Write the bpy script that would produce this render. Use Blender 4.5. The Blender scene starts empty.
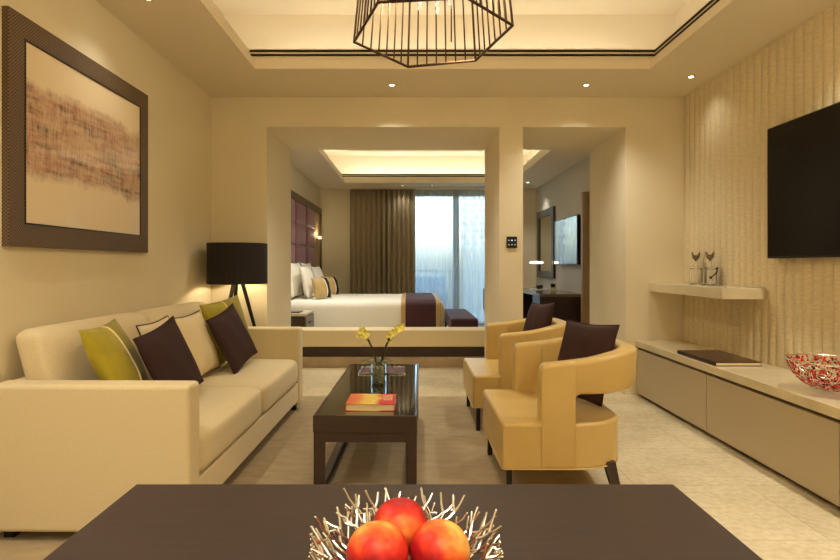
import bpy, bmesh, math, random
from mathutils import Vector, Matrix
random.seed(7)
PI = math.pi
C = bpy.context.scene.collection
sc = bpy.context.scene

# ------------------------------------------------------------------ helpers
def lin(c):
    c = c / 255.0
    return c / 12.92 if c <= 0.04045 else ((c + 0.055) / 1.055) ** 2.4
def rgb(r, g, b): return (lin(r), lin(g), lin(b), 1.0)

def mat(name, col, rough=0.5, metal=0.0, bump=None, vary=None, coat=0.0, trans=0.0, ior=1.45, emit=None, sheen=0.0, spec=None):
    """bump=(scale, strength, distance[,stretch xyz]); vary=(scale, colour2, detail[,stretch])"""
    m = bpy.data.materials.new(name); m.use_nodes = True
    nt = m.node_tree; b = nt.nodes['Principled BSDF']
    b.inputs['Base Color'].default_value = col
    b.inputs['Roughness'].default_value = rough
    b.inputs['Metallic'].default_value = metal
    b.inputs['Coat Weight'].default_value = coat
    b.inputs['Coat Roughness'].default_value = 0.05
    b.inputs['Transmission Weight'].default_value = trans
    b.inputs['IOR'].default_value = ior
    b.inputs['Sheen Weight'].default_value = sheen
    if spec is not None: b.inputs['Specular IOR Level'].default_value = spec
    if emit:
        b.inputs['Emission Color'].default_value = emit[0]; b.inputs['Emission Strength'].default_value = emit[1]
    tc = nt.nodes.new('ShaderNodeTexCoord')
    def noise(scale, detail, stretch):
        mp = nt.nodes.new('ShaderNodeMapping'); mp.inputs['Scale'].default_value = stretch
        n = nt.nodes.new('ShaderNodeTexNoise'); n.inputs['Scale'].default_value = scale; n.inputs['Detail'].default_value = detail
        nt.links.new(tc.outputs['Object'], mp.inputs['Vector']); nt.links.new(mp.outputs['Vector'], n.inputs['Vector'])
        return n
    if vary:
        n = noise(vary[0], vary[2], vary[3] if len(vary) > 3 else (1, 1, 1))
        r = nt.nodes.new('ShaderNodeValToRGB')
        r.color_ramp.elements[0].position = 0.35; r.color_ramp.elements[1].position = 0.65
        r.color_ramp.elements[0].color = col; r.color_ramp.elements[1].color = vary[1]
        nt.links.new(n.outputs['Fac'], r.inputs['Fac']); nt.links.new(r.outputs['Color'], b.inputs['Base Color'])
    if bump:
        n = noise(bump[0], 3, bump[3] if len(bump) > 3 else (1, 1, 1))
        bp = nt.nodes.new('ShaderNodeBump'); bp.inputs['Strength'].default_value = bump[1]; bp.inputs['Distance'].default_value = bump[2]
        nt.links.new(n.outputs['Fac'], bp.inputs['Height']); nt.links.new(bp.outputs['Normal'], b.inputs['Normal'])
    return m

class MB:
    def __init__(s): s.v = []; s.f = []; s.mi = []; s.cur = 0
    def add(s, vs, fs):
        b = len(s.v); s.v += [tuple(v) for v in vs]
        for f in fs: s.f.append(tuple(b + i for i in f)); s.mi.append(s.cur)
        return s
    def box(s, x0, x1, y0, y1, z0, z1):
        if x0 > x1: x0, x1 = x1, x0
        if y0 > y1: y0, y1 = y1, y0
        if z0 > z1: z0, z1 = z1, z0
        vs = [(x, y, z) for z in (z0, z1) for (x, y) in ((x0, y0), (x1, y0), (x1, y1), (x0, y1))]
        return s.add(vs, [(3, 2, 1, 0), (4, 5, 6, 7), (0, 1, 5, 4), (1, 2, 6, 5), (2, 3, 7, 6), (3, 0, 4, 7)])
    def prism(s, pts, z0, z1):
        n = len(pts)
        vs = [(x, y, z0) for x, y in pts] + [(x, y, z1) for x, y in pts]
        return s.add(vs, [tuple(range(n - 1, -1, -1)), tuple(range(n, 2 * n))] + [(i, (i + 1) % n, n + (i + 1) % n, n + i) for i in range(n)])
    def ring(s, inner, outer, z0, z1):
        ix0, ix1, iy0, iy1 = inner; ox0, ox1, oy0, oy1 = outer
        s.box(ox0, ix0, oy0, oy1, z0, z1); s.box(ix1, ox1, oy0, oy1, z0, z1)
        s.box(ix0, ix1, oy0, iy0, z0, z1); s.box(ix0, ix1, iy1, oy1, z0, z1)
        return s
    def loft(s, rings, closed=True, cap=True, wrap=False):
        m = len(rings[0]); n = len(rings); vs = [p for r in rings for p in r]; fs = []
        for i in range(n if wrap else n - 1):
            a = i * m; b = ((i + 1) % n) * m
            for j in range(m if closed else m - 1):
                k = (j + 1) % m
                fs.append((a + j, a + k, b + k, b + j))
        if cap and closed and not wrap:
            fs.append(tuple(range(m - 1, -1, -1))); fs.append(tuple(range((n - 1) * m, n * m)))
        return s.add(vs, fs)
    def lathe(s, prof, c=(0, 0, 0), n=32, cap=True):
        rings = [[(c[0] + r * math.cos(2 * PI * j / n), c[1] + r * math.sin(2 * PI * j / n), c[2] + z) for j in range(n)] for r, z in prof]
        return s.loft(rings, cap=cap)
    def tube(s, pts, r, n=8, closed=False):
        pts = [Vector(p) for p in pts]; N = len(pts)
        rs = r if isinstance(r, (list, tuple)) else [r] * N
        rings = []; up = None
        for i, p in enumerate(pts):
            a = pts[(i - 1) % N] if (closed or i > 0) else p
            b = pts[(i + 1) % N] if (closed or i < N - 1) else p
            t = (b - a).normalized()
            if up is None:
                up = t.orthogonal().normalized()
            up = (up - t * up.dot(t)).normalized(); w = t.cross(up)
            rings.append([tuple(p + (up * math.cos(2 * PI * j / n) + w * math.sin(2 * PI * j / n)) * rs[i]) for j in range(n)])
        return s.loft(rings, wrap=closed)
    def sphere(s, c, r, n=16, sz=(1, 1, 1)):
        prof = [(r * math.sin(PI * i / n), -r * math.cos(PI * i / n)) for i in range(1, n)]
        rings = [[(c[0] + q * math.cos(2 * PI * j / n) * sz[0], c[1] + q * math.sin(2 * PI * j / n) * sz[1], c[2] + z * sz[2]) for j in range(n)] for q, z in prof]
        b = len(s.v); s.loft(rings, cap=False)
        t = len(s.v); s.add([(c[0], c[1], c[2] - r * sz[2]), (c[0], c[1], c[2] + r * sz[2])], [])
        L = (n - 2) * n
        for j in range(n):
            k = (j + 1) % n
            s.f.append((t, b + k, b + j)); s.mi.append(s.cur); s.f.append((t + 1, b + L + j, b + L + k)); s.mi.append(s.cur)
        return s
    def build(s, name, m, parent=None, smooth=False, bevel=0, seg=3, subsurf=0, angle=40, local=None):
        me = bpy.data.meshes.new(name); vs = s.v
        if local is not None: vs = [(x - local[0], y - local[1], z - local[2]) for x, y, z in vs]
        me.from_pydata(vs, [], s.f)
        bm = bmesh.new(); bm.from_mesh(me)
        if not subsurf: pass
        bmesh.ops.recalc_face_normals(bm, faces=bm.faces[:]); bm.to_mesh(me); bm.free()
        for x in (m if isinstance(m, (list, tuple)) else [m]): me.materials.append(x)
        me.polygons.foreach_set('material_index', s.mi)
        if smooth or bevel or subsurf:
            me.polygons.foreach_set('use_smooth', [True] * len(me.polygons))
        o = bpy.data.objects.new(name, me); C.objects.link(o)
        if local is not None: o.location = local
        if parent is not None:
            o.parent = parent
            if local is None: pass
        if bevel:
            b = o.modifiers.new('bevel', 'BEVEL'); b.width = bevel; b.segments = seg; b.limit_method = 'ANGLE'; b.angle_limit = math.radians(angle)
            b.harden_normals = True
        if subsurf:
            u = o.modifiers.new('sub', 'SUBSURF'); u.levels = subsurf; u.render_levels = subsurf
        elif smooth and not bevel:
            try: me.set_sharp_from_angle(angle=math.radians(angle))
            except Exception: pass
        return o

def tag(o, label=None, cat=None, group=None, kind=None):
    if label: o['label'] = label
    if cat: o['category'] = cat
    if group: o['group'] = group
    if kind: o['kind'] = kind
    return o
def thing(name, label, cat, loc=(0, 0, 0), rz=0, group=None):
    o = bpy.data.objects.new(name, None); C.objects.link(o)
    o.location = loc; o.rotation_euler = (0, 0, rz); o.empty_display_size = 0.1
    return tag(o, label, cat, group)
def struct(name, mb, m, **k):
    return tag(mb.build(name, m, **k), kind='structure')
def dup(root, loc=None, rz=None, label=None):
    def cp(o, par):
        c = o.copy(); C.objects.link(c)
        if par is not None: c.parent = par
        for ch in list(o.children): cp(ch, c)
        return c
    r = cp(root, None)
    if loc: r.location = loc
    if rz is not None: r.rotation_euler = (0, 0, rz)
    if label: r['label'] = label
    return r
def rrect(x0, x1, y0, y1, r, n=6):
    out = []
    for cx, cy, a0 in ((x1 - r, y0 + r, -PI / 2), (x1 - r, y1 - r, 0), (x0 + r, y1 - r, PI / 2), (x0 + r, y0 + r, PI)):
        for i in range(n + 1):
            a = a0 + PI / 2 * i / n; out.append((cx + r * math.cos(a), cy + r * math.sin(a)))
    return out
def child(mb, name, m, par, **k): return mb.build(name, m, parent=par, **k)

# ------------------------------------------------------------------ materials
M = {}
M['wall'] = mat('wall_paint', rgb(228, 217, 188), 0.75, bump=(60, 0.05, 0.002), vary=(2.0, rgb(225, 213, 184), 3, (1, 1, 1)))
M['ceil'] = mat('ceiling_paint', rgb(226, 214, 190), 0.85)
M['dark_wood'] = mat('dark_wood', rgb(62, 44, 35), 0.32, bump=(30, 0.05, 0.001, (1, 12, 12)), vary=(14, rgb(52, 36, 29), 4, (1, 10, 10)))
M['desk_wood'] = mat('satin_brown_tabletop', rgb(62, 50, 46), 0.42, vary=(10, rgb(56, 45, 42), 4, (1, 9, 9)), spec=.35)
M['black'] = mat('black_lacquer', rgb(20, 18, 18), 0.3)
M['black_matte'] = mat('black_slot', rgb(14, 12, 11), 0.8)
M['sofa'] = mat('sofa_linen', rgb(222, 206, 167), 0.9, bump=(420, 0.35, 0.0015), vary=(180, rgb(214, 197, 157), 2), sheen=0.2)
M['leather'] = mat('tan_leather', rgb(202, 172, 106), 0.34, bump=(160, 0.12, 0.001), vary=(4, rgb(195, 165, 99), 3))
M['green'] = mat('chartreuse_velvet', rgb(174, 158, 20), 0.6, sheen=0.15, vary=(9, rgb(156, 142, 16), 3))
M['olive'] = mat('olive_velvet', rgb(160, 144, 44), 0.65, sheen=0.15, vary=(9, rgb(140, 126, 42), 3))
M['cream'] = mat('cream_cushion_fabric', rgb(226, 208, 168), 0.85, bump=(300, 0.2, 0.001))
M['brown'] = mat('aubergine_brown_fabric', rgb(54, 29, 28), 0.85, bump=(350, 0.3, 0.001))
M['cream_pipe'] = mat('cream_piping', rgb(236, 220, 170), 0.7)
M['brown_pipe'] = mat('brown_piping', rgb(66, 40, 34), 0.7)
M['white'] = mat('white_linen', rgb(244, 240, 226), 0.85, bump=(6, 0.25, 0.02))
M['gold'] = mat('gold_satin', rgb(192, 162, 104), 0.5, sheen=0.2)
M['purple'] = mat('plum_fabric', rgb(68, 32, 42), 0.7, sheen=0.1)
M['mauve'] = mat('mauve_upholstery', rgb(122, 62, 78), 0.55, sheen=0.3)
M['console'] = mat('taupe_lacquer', rgb(180, 164, 134), 0.22, coat=0.3)
M['console_top'] = mat('cream_stone_top', rgb(214, 200, 166), 0.15, coat=0.3, vary=(5, rgb(207, 192, 158), 4))
M['groove'] = mat('console_groove', rgb(110, 86, 58), 0.6)
M['bronze'] = mat('bronze_wire', rgb(70, 52, 38), 0.35, metal=0.8)
M['silver'] = mat('brushed_silver', rgb(226, 220, 206), 0.26, metal=1.0)
M['chrome'] = mat('chrome', rgb(210, 208, 205), 0.1, metal=1.0)
M['pewter'] = mat('pewter', rgb(150, 132, 108), 0.3, metal=1.0)
M['brass'] = mat('brass', rgb(200, 150, 70), 0.25, metal=1.0)
M['glass'] = mat('clear_glass', (1, 1, 1, 1), 0.0, trans=1.0, ior=1.35)
M['crystal'] = mat('crystal', (1, 1, 1, 1), 0.02, trans=1.0, ior=1.6, emit=((1, .9, .7, 1), 0.12))
M['screen'] = mat('tv_screen', rgb(13, 10, 10), 0.22, spec=0.25)
M['bezel'] = mat('tv_bezel', rgb(12, 11, 11), 0.4)
M['taupe'] = mat('taupe_drape_fabric', rgb(162, 148, 120), 0.8, bump=(200, 0.2, 0.001))
M['leaf'] = mat('orchid_leaf', rgb(72, 88, 40), 0.45)
M['stem'] = mat('orchid_stem', rgb(70, 58, 26), 0.6)
M['petal'] = mat('yellow_petal', rgb(250, 244, 150), 0.5)
M['pages'] = mat('book_pages', rgb(240, 222, 178), 0.8, bump=(300, 0.4, 0.001, (0.1, 0.1, 8)))
M['red'] = mat('red_enamel', rgb(206, 48, 40), 0.35)
M['wood_mid'] = mat('mid_wood', rgb(172, 146, 108), 0.5, bump=(30, 0.05, 0.001, (10, 10, 1)), vary=(12, rgb(156, 130, 94), 4, (10, 10, 1)))
M['frame_brown'] = mat('window_frame_grey', rgb(92, 100, 112), 0.5)
M['grey_reflection'] = mat('pale_grey_reflection', rgb(176, 184, 190), 0.7)  # pale tone stands in for reflections on the desk side
M['wallpaper'] = mat('bedroom_wallpaper', rgb(206, 198, 182), 0.7, bump=(25, 0.3, 0.004, (1, 1, 6)), vary=(18, rgb(196, 188, 172), 3, (1, 1, 6)))
M['bulb'] = mat('bulb_glow', rgb(255, 230, 180), 0.4, emit=((1, .78, .45, 1), 12))
M['lens'] = mat('downlight_lens', rgb(255, 236, 200), 0.4, emit=((1, .86, .62, 1), 6))
M['trimwhite'] = mat('downlight_ring', rgb(205, 186, 150), 0.4)
M['ceramic'] = mat('white_ceramic', rgb(230, 226, 216), 0.3)

# shade: thin black pleated fabric
M['shade'] = mat('black_pleated_shade', rgb(28, 20, 19), 0.75, bump=(60, 0.2, 0.002, (1, 1, .02)))
M['shade_in'] = mat('shade_lining', rgb(214, 190, 130), 0.7)

# stone floor
def stone_floor():
    m = bpy.data.materials.new('polished_stone_floor'); m.use_nodes = True; nt = m.node_tree; b = nt.nodes['Principled BSDF']
    tc = nt.nodes.new('ShaderNodeTexCoord')
    mp = nt.nodes.new('ShaderNodeMapping'); mp.inputs['Scale'].default_value = (1.0, 1.25, 1)
    n1 = nt.nodes.new('ShaderNodeTexNoise'); n1.inputs['Scale'].default_value = 1.6; n1.inputs['Detail'].default_value = 9; n1.inputs['Roughness'].default_value = .62
    n2 = nt.nodes.new('ShaderNodeTexNoise'); n2.inputs['Scale'].default_value = 26; n2.inputs['Detail'].default_value = 5
    r = nt.nodes.new('ShaderNodeValToRGB'); e = r.color_ramp.elements
    e[0].position = .34; e[0].color = rgb(206, 192, 158); e[1].position = .66; e[1].color = rgb(230, 217, 186)
    mx = nt.nodes.new('ShaderNodeMixRGB'); mx.blend_type = 'MULTIPLY'; mx.inputs['Fac'].default_value = .35
    r2 = nt.nodes.new('ShaderNodeValToRGB'); r2.color_ramp.elements[0].position = .35; r2.color_ramp.elements[0].color = (.62, .56, .46, 1); r2.color_ramp.elements[1].position = .6; r2.color_ramp.elements[1].color = (1, 1, 1, 1)
    br = nt.nodes.new('ShaderNodeTexBrick'); br.inputs['Scale'].default_value = 1.0; br.inputs['Brick Width'].default_value = 1.2; br.inputs['Row Height'].default_value = .6
    br.inputs['Mortar Size'].default_value = .0025; br.inputs['Color1'].default_value = (1, 1, 1, 1); br.inputs['Color2'].default_value = (.93, .92, .9, 1); br.inputs['Mortar'].default_value = (.7, .66, .6, 1)
    mx2 = nt.nodes.new('ShaderNodeMixRGB'); mx2.blend_type = 'MULTIPLY'; mx2.inputs['Fac'].default_value = .9
    L = nt.links.new
    L(tc.outputs['Object'], mp.inputs['Vector']); L(mp.outputs['Vector'], n1.inputs['Vector']); L(mp.outputs['Vector'], n2.inputs['Vector'])
    L(tc.outputs['Object'], br.inputs['Vector'])
    L(n1.outputs['Fac'], r.inputs['Fac']); L(n2.outputs['Fac'], r2.inputs['Fac'])
    L(r.outputs['Color'], mx.inputs['Color1']); L(r2.outputs['Color'], mx.inputs['Color2'])
    L(mx.outputs['Color'], mx2.inputs['Color1']); L(br.outputs['Color'], mx2.inputs['Color2'])
    L(mx2.outputs['Color'], b.inputs['Base Color'])
    b.inputs['Roughness'].default_value = .13
    return m
M['floor'] = stone_floor()
M['rug'] = mat('taupe_rug', rgb(170, 150, 114), 0.85, bump=(240, 0.5, 0.003), vary=(7, rgb(154, 134, 100), 6, (1, 2.5, 1)), sheen=0.3)

# ribbed plaster wall : fine horizontal brushing
M['ribbed'] = mat('ribbed_plaster', rgb(220, 206, 172), 0.7, bump=(16, 0.45, 0.006, (1, 1.5, 9)), vary=(13, rgb(208, 191, 154), 5, (1, 1.5, 8)))

# woven picture frame
def weave():
    m = bpy.data.materials.new('woven_brown_frame'); m.use_nodes = True; nt = m.node_tree; b = nt.nodes['Principled BSDF']; L = nt.links.new
    tc = nt.nodes.new('ShaderNodeTexCoord'); ck = nt.nodes.new('ShaderNodeTexChecker'); ck.inputs['Scale'].default_value = 125
    ck.inputs['Color1'].default_value = rgb(120, 98, 74); ck.inputs['Color2'].default_value = rgb(64, 48, 38)
    L(tc.outputs['Object'], ck.inputs['Vector']); L(ck.outputs['Color'], b.inputs['Base Color'])
    bp = nt.nodes.new('ShaderNodeBump'); bp.inputs['Strength'].default_value = .5; bp.inputs['Distance'].default_value = .003
    L(ck.outputs['Fac'], bp.inputs['Height']); L(bp.outputs['Normal'], b.inputs['Normal']); b.inputs['Roughness'].default_value = .5
    return m
M['weave'] = weave()

# abstract artwork: cream paper with a wavering band of rust / brown scratchy marks. Local object coords: y 0..W, z 0..H
def art(W, H):
    m = bpy.data.materials.new('abstract_print'); m.use_nodes = True; nt = m.node_tree; b = nt.nodes['Principled BSDF']; L = nt.links.new
    N = nt.nodes.new
    tc = N('ShaderNodeTexCoord'); sp = N('ShaderNodeSeparateXYZ'); L(tc.outputs['Object'], sp.inputs[0])
    def math_(op, a, b_=None, c=None):
        n = N('ShaderNodeMath'); n.operation = op
        for i, x in enumerate((a, b_, c)):
            if x is None: continue
            if isinstance(x, (int, float)): n.inputs[i].default_value = x
            else: L(x, n.inputs[i])
        return n.outputs[0]
    y = sp.outputs['Y']; z = sp.outputs['Z']
    wob = N('ShaderNodeTexNoise'); wob.inputs['Scale'].default_value = 2.2; wob.inputs['Detail'].default_value = 2
    mp = N('ShaderNodeMapping'); mp.inputs['Scale'].default_value = (0, 1, 0); L(tc.outputs['Object'], mp.inputs[0]); L(mp.outputs[0], wob.inputs['Vector'])
    # band centre drifts down to the right
    cen = math_('ADD', math_('MULTIPLY', y, -0.02), math_('ADD', math_('MULTIPLY', wob.outputs['Fac'], .22), H * .42))
    edge = N('ShaderNodeTexNoise'); edge.inputs['Scale'].default_value = 26; edge.inputs['Detail'].default_value = 4; L(tc.outputs['Object'], edge.inputs['Vector'])
    d = math_('ABSOLUTE', math_('SUBTRACT', z, cen))
    d2 = math_('ADD', d, math_('MULTIPLY', math_('SUBTRACT', edge.outputs['Fac'], .5), .05))
    mask = N('ShaderNodeMapRange'); mask.inputs['From Min'].default_value = .235; mask.inputs['From Max'].default_value = .185; L(d2, mask.inputs['Value'])
    # vertical scratch marks and horizontal strata
    def nz(sc_, st, det=4):
        q = N('ShaderNodeMapping'); q.inputs['Scale'].default_value = st; L(tc.outputs['Object'], q.inputs[0])
        n = N('ShaderNodeTexNoise'); n.inputs['Scale'].default_value = sc_; n.inputs['Detail'].default_value = det; n.inputs['Roughness'].default_value = .7; L(q.outputs[0], n.inputs['Vector']); return n.outputs['Fac']
    sv = nz(60, (1, 1, .22)); sh = nz(30, (1, .12, 1)); big = nz(5, (1, .6, 2.2))
    v1 = math_('ADD', math_('MULTIPLY', sv, .5), math_('MULTIPLY', sh, .5))
    mm = N('ShaderNodeMapRange'); mm.inputs['From Min'].default_value = .40; mm.inputs['From Max'].default_value = .56; L(v1, mm.inputs['Value'])
    colr = N('ShaderNodeValToRGB'); e = colr.color_ramp.elements
    e[0].position = .38; e[0].color = rgb(92, 66, 60); e[1].position = .66; e[1].color = rgb(190, 156, 122)
    k = e.new(.5); k.color = rgb(160, 104, 86)
    L(big, colr.inputs['Fac'])
    ink = N('ShaderNodeMixRGB'); ink.inputs['Color2'].default_value = rgb(212, 184, 152); L(colr.outputs['Color'], ink.inputs['Color1']); L(math_('MULTIPLY', mm.outputs[0], .75), ink.inputs['Fac'])
    fin = N('ShaderNodeMixRGB'); fin.inputs['Color1'].default_value = rgb(232, 212, 178); L(ink.outputs[0], fin.inputs['Color2']); L(mask.outputs[0], fin.inputs['Fac'])
    L(fin.outputs[0], b.inputs['Base Color']); b.inputs['Roughness'].default_value = .5
    b.inputs['Coat Weight'].default_value = .7; b.inputs['Coat Roughness'].default_value = .03
    return m

def peach_mat(name, dirv, bias):
    m = bpy.data.materials.new(name); m.use_nodes = True; nt = m.node_tree; b = nt.nodes['Principled BSDF']; L = nt.links.new; N = nt.nodes.new
    tc = N('ShaderNodeTexCoord'); dt = N('ShaderNodeVectorMath'); dt.operation = 'DOT_PRODUCT'; dt.inputs[1].default_value = dirv
    L(tc.outputs['Object'], dt.inputs[0])
    n = N('ShaderNodeTexNoise'); n.inputs['Scale'].default_value = 38; n.inputs['Detail'].default_value = 5; L(tc.outputs['Object'], n.inputs['Vector'])
    a = N('ShaderNodeMath'); a.operation = 'MULTIPLY_ADD'; a.inputs[1].default_value = 15; a.inputs[2].default_value = bias; L(dt.outputs['Value'], a.inputs[0])
    c = N('ShaderNodeMath'); c.operation = 'MULTIPLY_ADD'; c.inputs[1].default_value = .9; L(n.outputs['Fac'], c.inputs[0]); L(a.outputs[0], c.inputs[2])
    r = N('ShaderNodeValToRGB'); e = r.color_ramp.elements
    e[0].position = .18; e[0].color = rgb(168, 22, 26); e[1].position = .92; e[1].color = rgb(246, 196, 96)
    k = e.new(.42); k.color = rgb(222, 52, 32); k = e.new(.68); k.color = rgb(238, 122, 50)
    L(c.outputs[0], r.inputs['Fac']); L(r.outputs['Color'], b.inputs['Base Color'])
    b.inputs['Roughness'].default_value = .45; b.inputs['Specular IOR Level'].default_value = .3
    return m

# sheer: translucent voile
def sheer():
    m = bpy.data.materials.new('sheer_voile'); m.use_nodes = True; nt = m.node_tree; nt.nodes.clear(); L = nt.links.new; N = nt.nodes.new
    out = N('ShaderNodeOutputMaterial'); tr = N('ShaderNodeBsdfTransparent'); tl = N('ShaderNodeBsdfTranslucent'); df = N('ShaderNodeBsdfDiffuse')
    tl.inputs['Color'].default_value = (.84, .93, .94, 1); df.inputs['Color'].default_value = (.82, .90, .92, 1); tr.inputs['Color'].default_value = (.94, .97, .97, 1)
    a = N('ShaderNodeMixShader'); a.inputs[0].default_value = .35; L(tl.outputs[0], a.inputs[1]); L(df.outputs[0], a.inputs[2])
    b = N('ShaderNodeMixShader'); b.inputs[0].default_value = .72; L(tr.outputs[0], b.inputs[1]); L(a.outputs[0], b.inputs[2])
    L(b.outputs[0], out.inputs['Surface']); return m
M['sheer'] = sheer()

# architectural pane: thin glass
def pane():
    m = bpy.data.materials.new('window_pane'); m.use_nodes = True; nt = m.node_tree; nt.nodes.clear(); L = nt.links.new; N = nt.nodes.new
    out = N('ShaderNodeOutputMaterial'); tr = N('ShaderNodeBsdfTransparent'); gl = N('ShaderNodeBsdfGlossy'); gl.inputs['Roughness'].default_value = .02
    tr.inputs['Color'].default_value = (.93, .98, .98, 1)
    f = N('ShaderNodeFresnel'); f.inputs['IOR'].default_value = 1.4
    b = N('ShaderNodeMixShader'); L(f.outputs[0], b.inputs[0]); L(tr.outputs[0], b.inputs[1]); L(gl.outputs[0], b.inputs[2]); L(b.outputs[0], out.inputs['Surface']); return m
M['pane'] = pane()

# ------------------------------------------------------------------ dimensions (camera at x=0,y=0,z=1.18 looking +Y)
XL, XR = -1.81, 2.48
YD, YP = 5.07, 6.08          # portal front and back
YE = 11.15                   # bedroom far wall
YR = -2.3                    # wall behind the viewer
ZC = 2.70

struct('floor', MB().box(XL - .2, XR + .2, YR - .2, YE + .12, -.1, 0), M['floor'])
struct('wall_left', MB().box(XL - .15, XL, YR - .2, YE + .12, 0, 3.40), M['wall'])
struct('wall_rear', MB().box(XL, XR, YR - .15, YR, 0, 3.40), M['wall'])
# partition with two openings
p = MB()
p.box(XL, -1.304, YD, YP, 0, 2.43); p.box(.80, 1.014, YD, YP, 0, 2.43); p.box(1.942, XR + .05, YD, YP, 0, 2.43)
p.box(XL, XR + .05, YD, YP, 2.43, 3.40)
struct('wall_middle', p, M['wall'])
# ribbed right wall : row of shallow scallops
pitch = .085; n = int((YD - YR) / pitch) + 1; pts = []
y = YD
for i in range(n):
    y1 = y - pitch
    for t in range(8):
        a = t / 8.0
        pts.append((XR - .004 - .012 * math.sin(PI * a) ** .7 if t else XR, y - pitch * a))
    y = y1
pts.append((XR, y)); pts += [(XR + .15, y), (XR + .15, YD)]
rw = MB(); nn = len(pts)
vs = [(x, yy, 0) for x, yy in pts] + [(x, yy, 3.40) for x, yy in pts]
rw.add(vs, [(i, (i + 1) % nn, nn + (i + 1) % nn, nn + i) for i in range(nn)])
struct('wall_right', rw, M['ribbed'], smooth=True, angle=35)
struct('wall_bedroom_right', MB().box(XR, XR + .15, YP, YE + .12, 0, 3.40), M['wallpaper'])
WX0, WX1, WZ = -1.05, 1.92, 2.60
struct('wall_back', MB().box(XL, WX0, YE, YE + .12, 0, 3.40).box(WX1, XR, YE, YE + .12, 0, 3.40).box(WX0, WX1, YE, YE + .12, WZ, 3.40), M['wall'])

# ceilings with lit coffers
def coffer(name, R, O):
    c = MB(); g = lambda e: (R[0] - e, R[1] + e, R[2] - e, R[3] + e)
    c.ring(R, O, ZC, 2.765)
    c.ring(g(.075), g(.105), 2.765, 2.885)
    c.ring(g(.105), O, 2.765, 2.79)
    c.ring(g(.36), O, 2.79, 3.28)
    c.box(O[0], O[1], O[2], O[3], 3.28, 3.40)
    return struct(name, c, M['ceil'])
RL = (-1.21, 1.85, .10, 4.34); RB = (-1.23, 1.85, 7.2, 10.38)
coffer('ceiling', RL, (XL, XR + .02, YR, YD)); coffer('ceiling_bedroom', RB, (XL, XR, YP, YE))

def area(name, loc, rot, sx, sy, W, col):
    l = bpy.data.lights.new(name, 'AREA'); l.shape = 'RECTANGLE'; l.size = sx; l.size_y = sy; l.energy = W; l.color = col
    o = bpy.data.objects.new(name, l); o.location = loc; o.rotation_euler = rot; C.objects.link(o); return o
def cove(R, W, col):
    e = .15; zz = 2.81; L = R[3] - R[2]; Wd = R[1] - R[0]; tot = 2 * (L + Wd); t = .55   # strips tilted in towards the recess
    mx, my = (R[0] + R[1]) / 2, (R[2] + R[3]) / 2
    area('cove_light', (mx, R[3] + e, zz), (PI - t, 0, 0), Wd, .04, W * Wd / tot, col)
    area('cove_light', (mx, R[2] - e, zz), (PI + t, 0, 0), Wd, .04, W * Wd / tot, col)
    area('cove_light', (R[0] - e, my, zz), (0, PI - t, 0), .04, L, W * L / tot, col)
    area('cove_light', (R[1] + e, my, zz), (0, PI + t, 0), .04, L, W * L / tot, col)
WARM = (1, .955, .80); WARM2 = (1, .95, .82)
cove(RL, 15, (1, .96, .80)); cove(RB, 25, (1, 1, .86))

# linear air vents in the coffer risers
def vent(label, run, ends):
    t = thing('linear_air_vent', label, 'air vent', run)
    for z0, z1 in ((2.826, 2.842), (2.858, 2.874)):
        m = MB().box(ends[0], ends[1], ends[2], ends[3], z0, z1)
        child(m, 'slot', M['black_matte'], t, local=None)
    return t
def vent_at(label, x0, x1, y0, y1, zs=((2.826, 2.842), (2.858, 2.874))):
    t = thing('linear_air_vent', label, 'air vent', ((x0 + x1) / 2, (y0 + y1) / 2, 2.80), 0)
    hx, hy = (x1 - x0) / 2, (y1 - y0) / 2
    for z0, z1 in zs: child(MB().box(-hx, hx, -hy, hy, z0 - 2.80, z1 - 2.80), 'slot', M['black_matte'], t)
vent_at('long black double slot vent across the far side of living room ceiling recess', -1.27, 1.925, 4.409, 4.414)
vent_at('black double slot vent along the right side of living room ceiling recess', 1.919, 1.924, .3, 4.409)
vent_at('double slot vent across the far side of bedroom ceiling recess', -1.29, 1.925, 10.449, 10.454)

# ------------------------------------------------------------------ downlights
dl = thing('downlight', 'x', 'downlight', (0, 0, 0), 0, None)
child(MB().lathe([(.020, -.002), (.036, -.004), (.038, -.0005), (.021, -.0003)], n=24), 'ring', M['trimwhite'], dl, smooth=True)
child(MB().lathe([(.0195, -.003), (.0195, -.0006)], n=20), 'lens', M['lens'], dl)
def place_dl(o, x, y, z, label, W, spot=110, group=None, col=WARM2):
    o.location = (x, y, z); o['label'] = label
    if group: o['group'] = group
    l = bpy.data.lights.new('downlight_beam', 'SPOT'); l.energy = W; l.color = col; l.spot_size = math.radians(spot); l.spot_blend = 1; l.shadow_soft_size = .04
    lo = bpy.data.objects.new('downlight_beam', l); lo.location = (0, 0, -.02); lo.parent = o; C.objects.link(lo)
proto = dl; first = [True]
def newdl():
    if first[0]: first[0] = False; return proto
    r = proto.copy(); C.objects.link(r)
    for ch in list(proto.children):
        if ch.type == 'MESH':
            c = ch.copy(); C.objects.link(c); c.parent = r
    return r
G = 'living room ceiling downlights'
for x, y, lab, W in (
    (-.16, 4.73, 'round lit downlight below left end of hanging wire lantern', 50),
    (1.48, 4.73, 'round lit downlight above the right hand opening', 45),
    (2.26, 4.52, 'round lit downlight in ceiling corner beside the ribbed wall', 3.5),
    (-1.5, 3.19, 'round downlight at top edge of photo above the framed print', 8)):
    place_dl(newdl(), x, y, ZC, lab, W, 120, G)
for x, y in ((-1.5, 1.2), (2.2, 2.6), (2.2, .9), (-.16, -.4), (1.4, -.4), (.5, -1.5), (-1.1, -1.5)):  # unseen downlights added as fill for the living room
    place_dl(newdl(), x, y, ZC, 'round fill downlight added out of view nearer the viewer', 72, 130, 'added fill downlights out of view')
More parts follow.
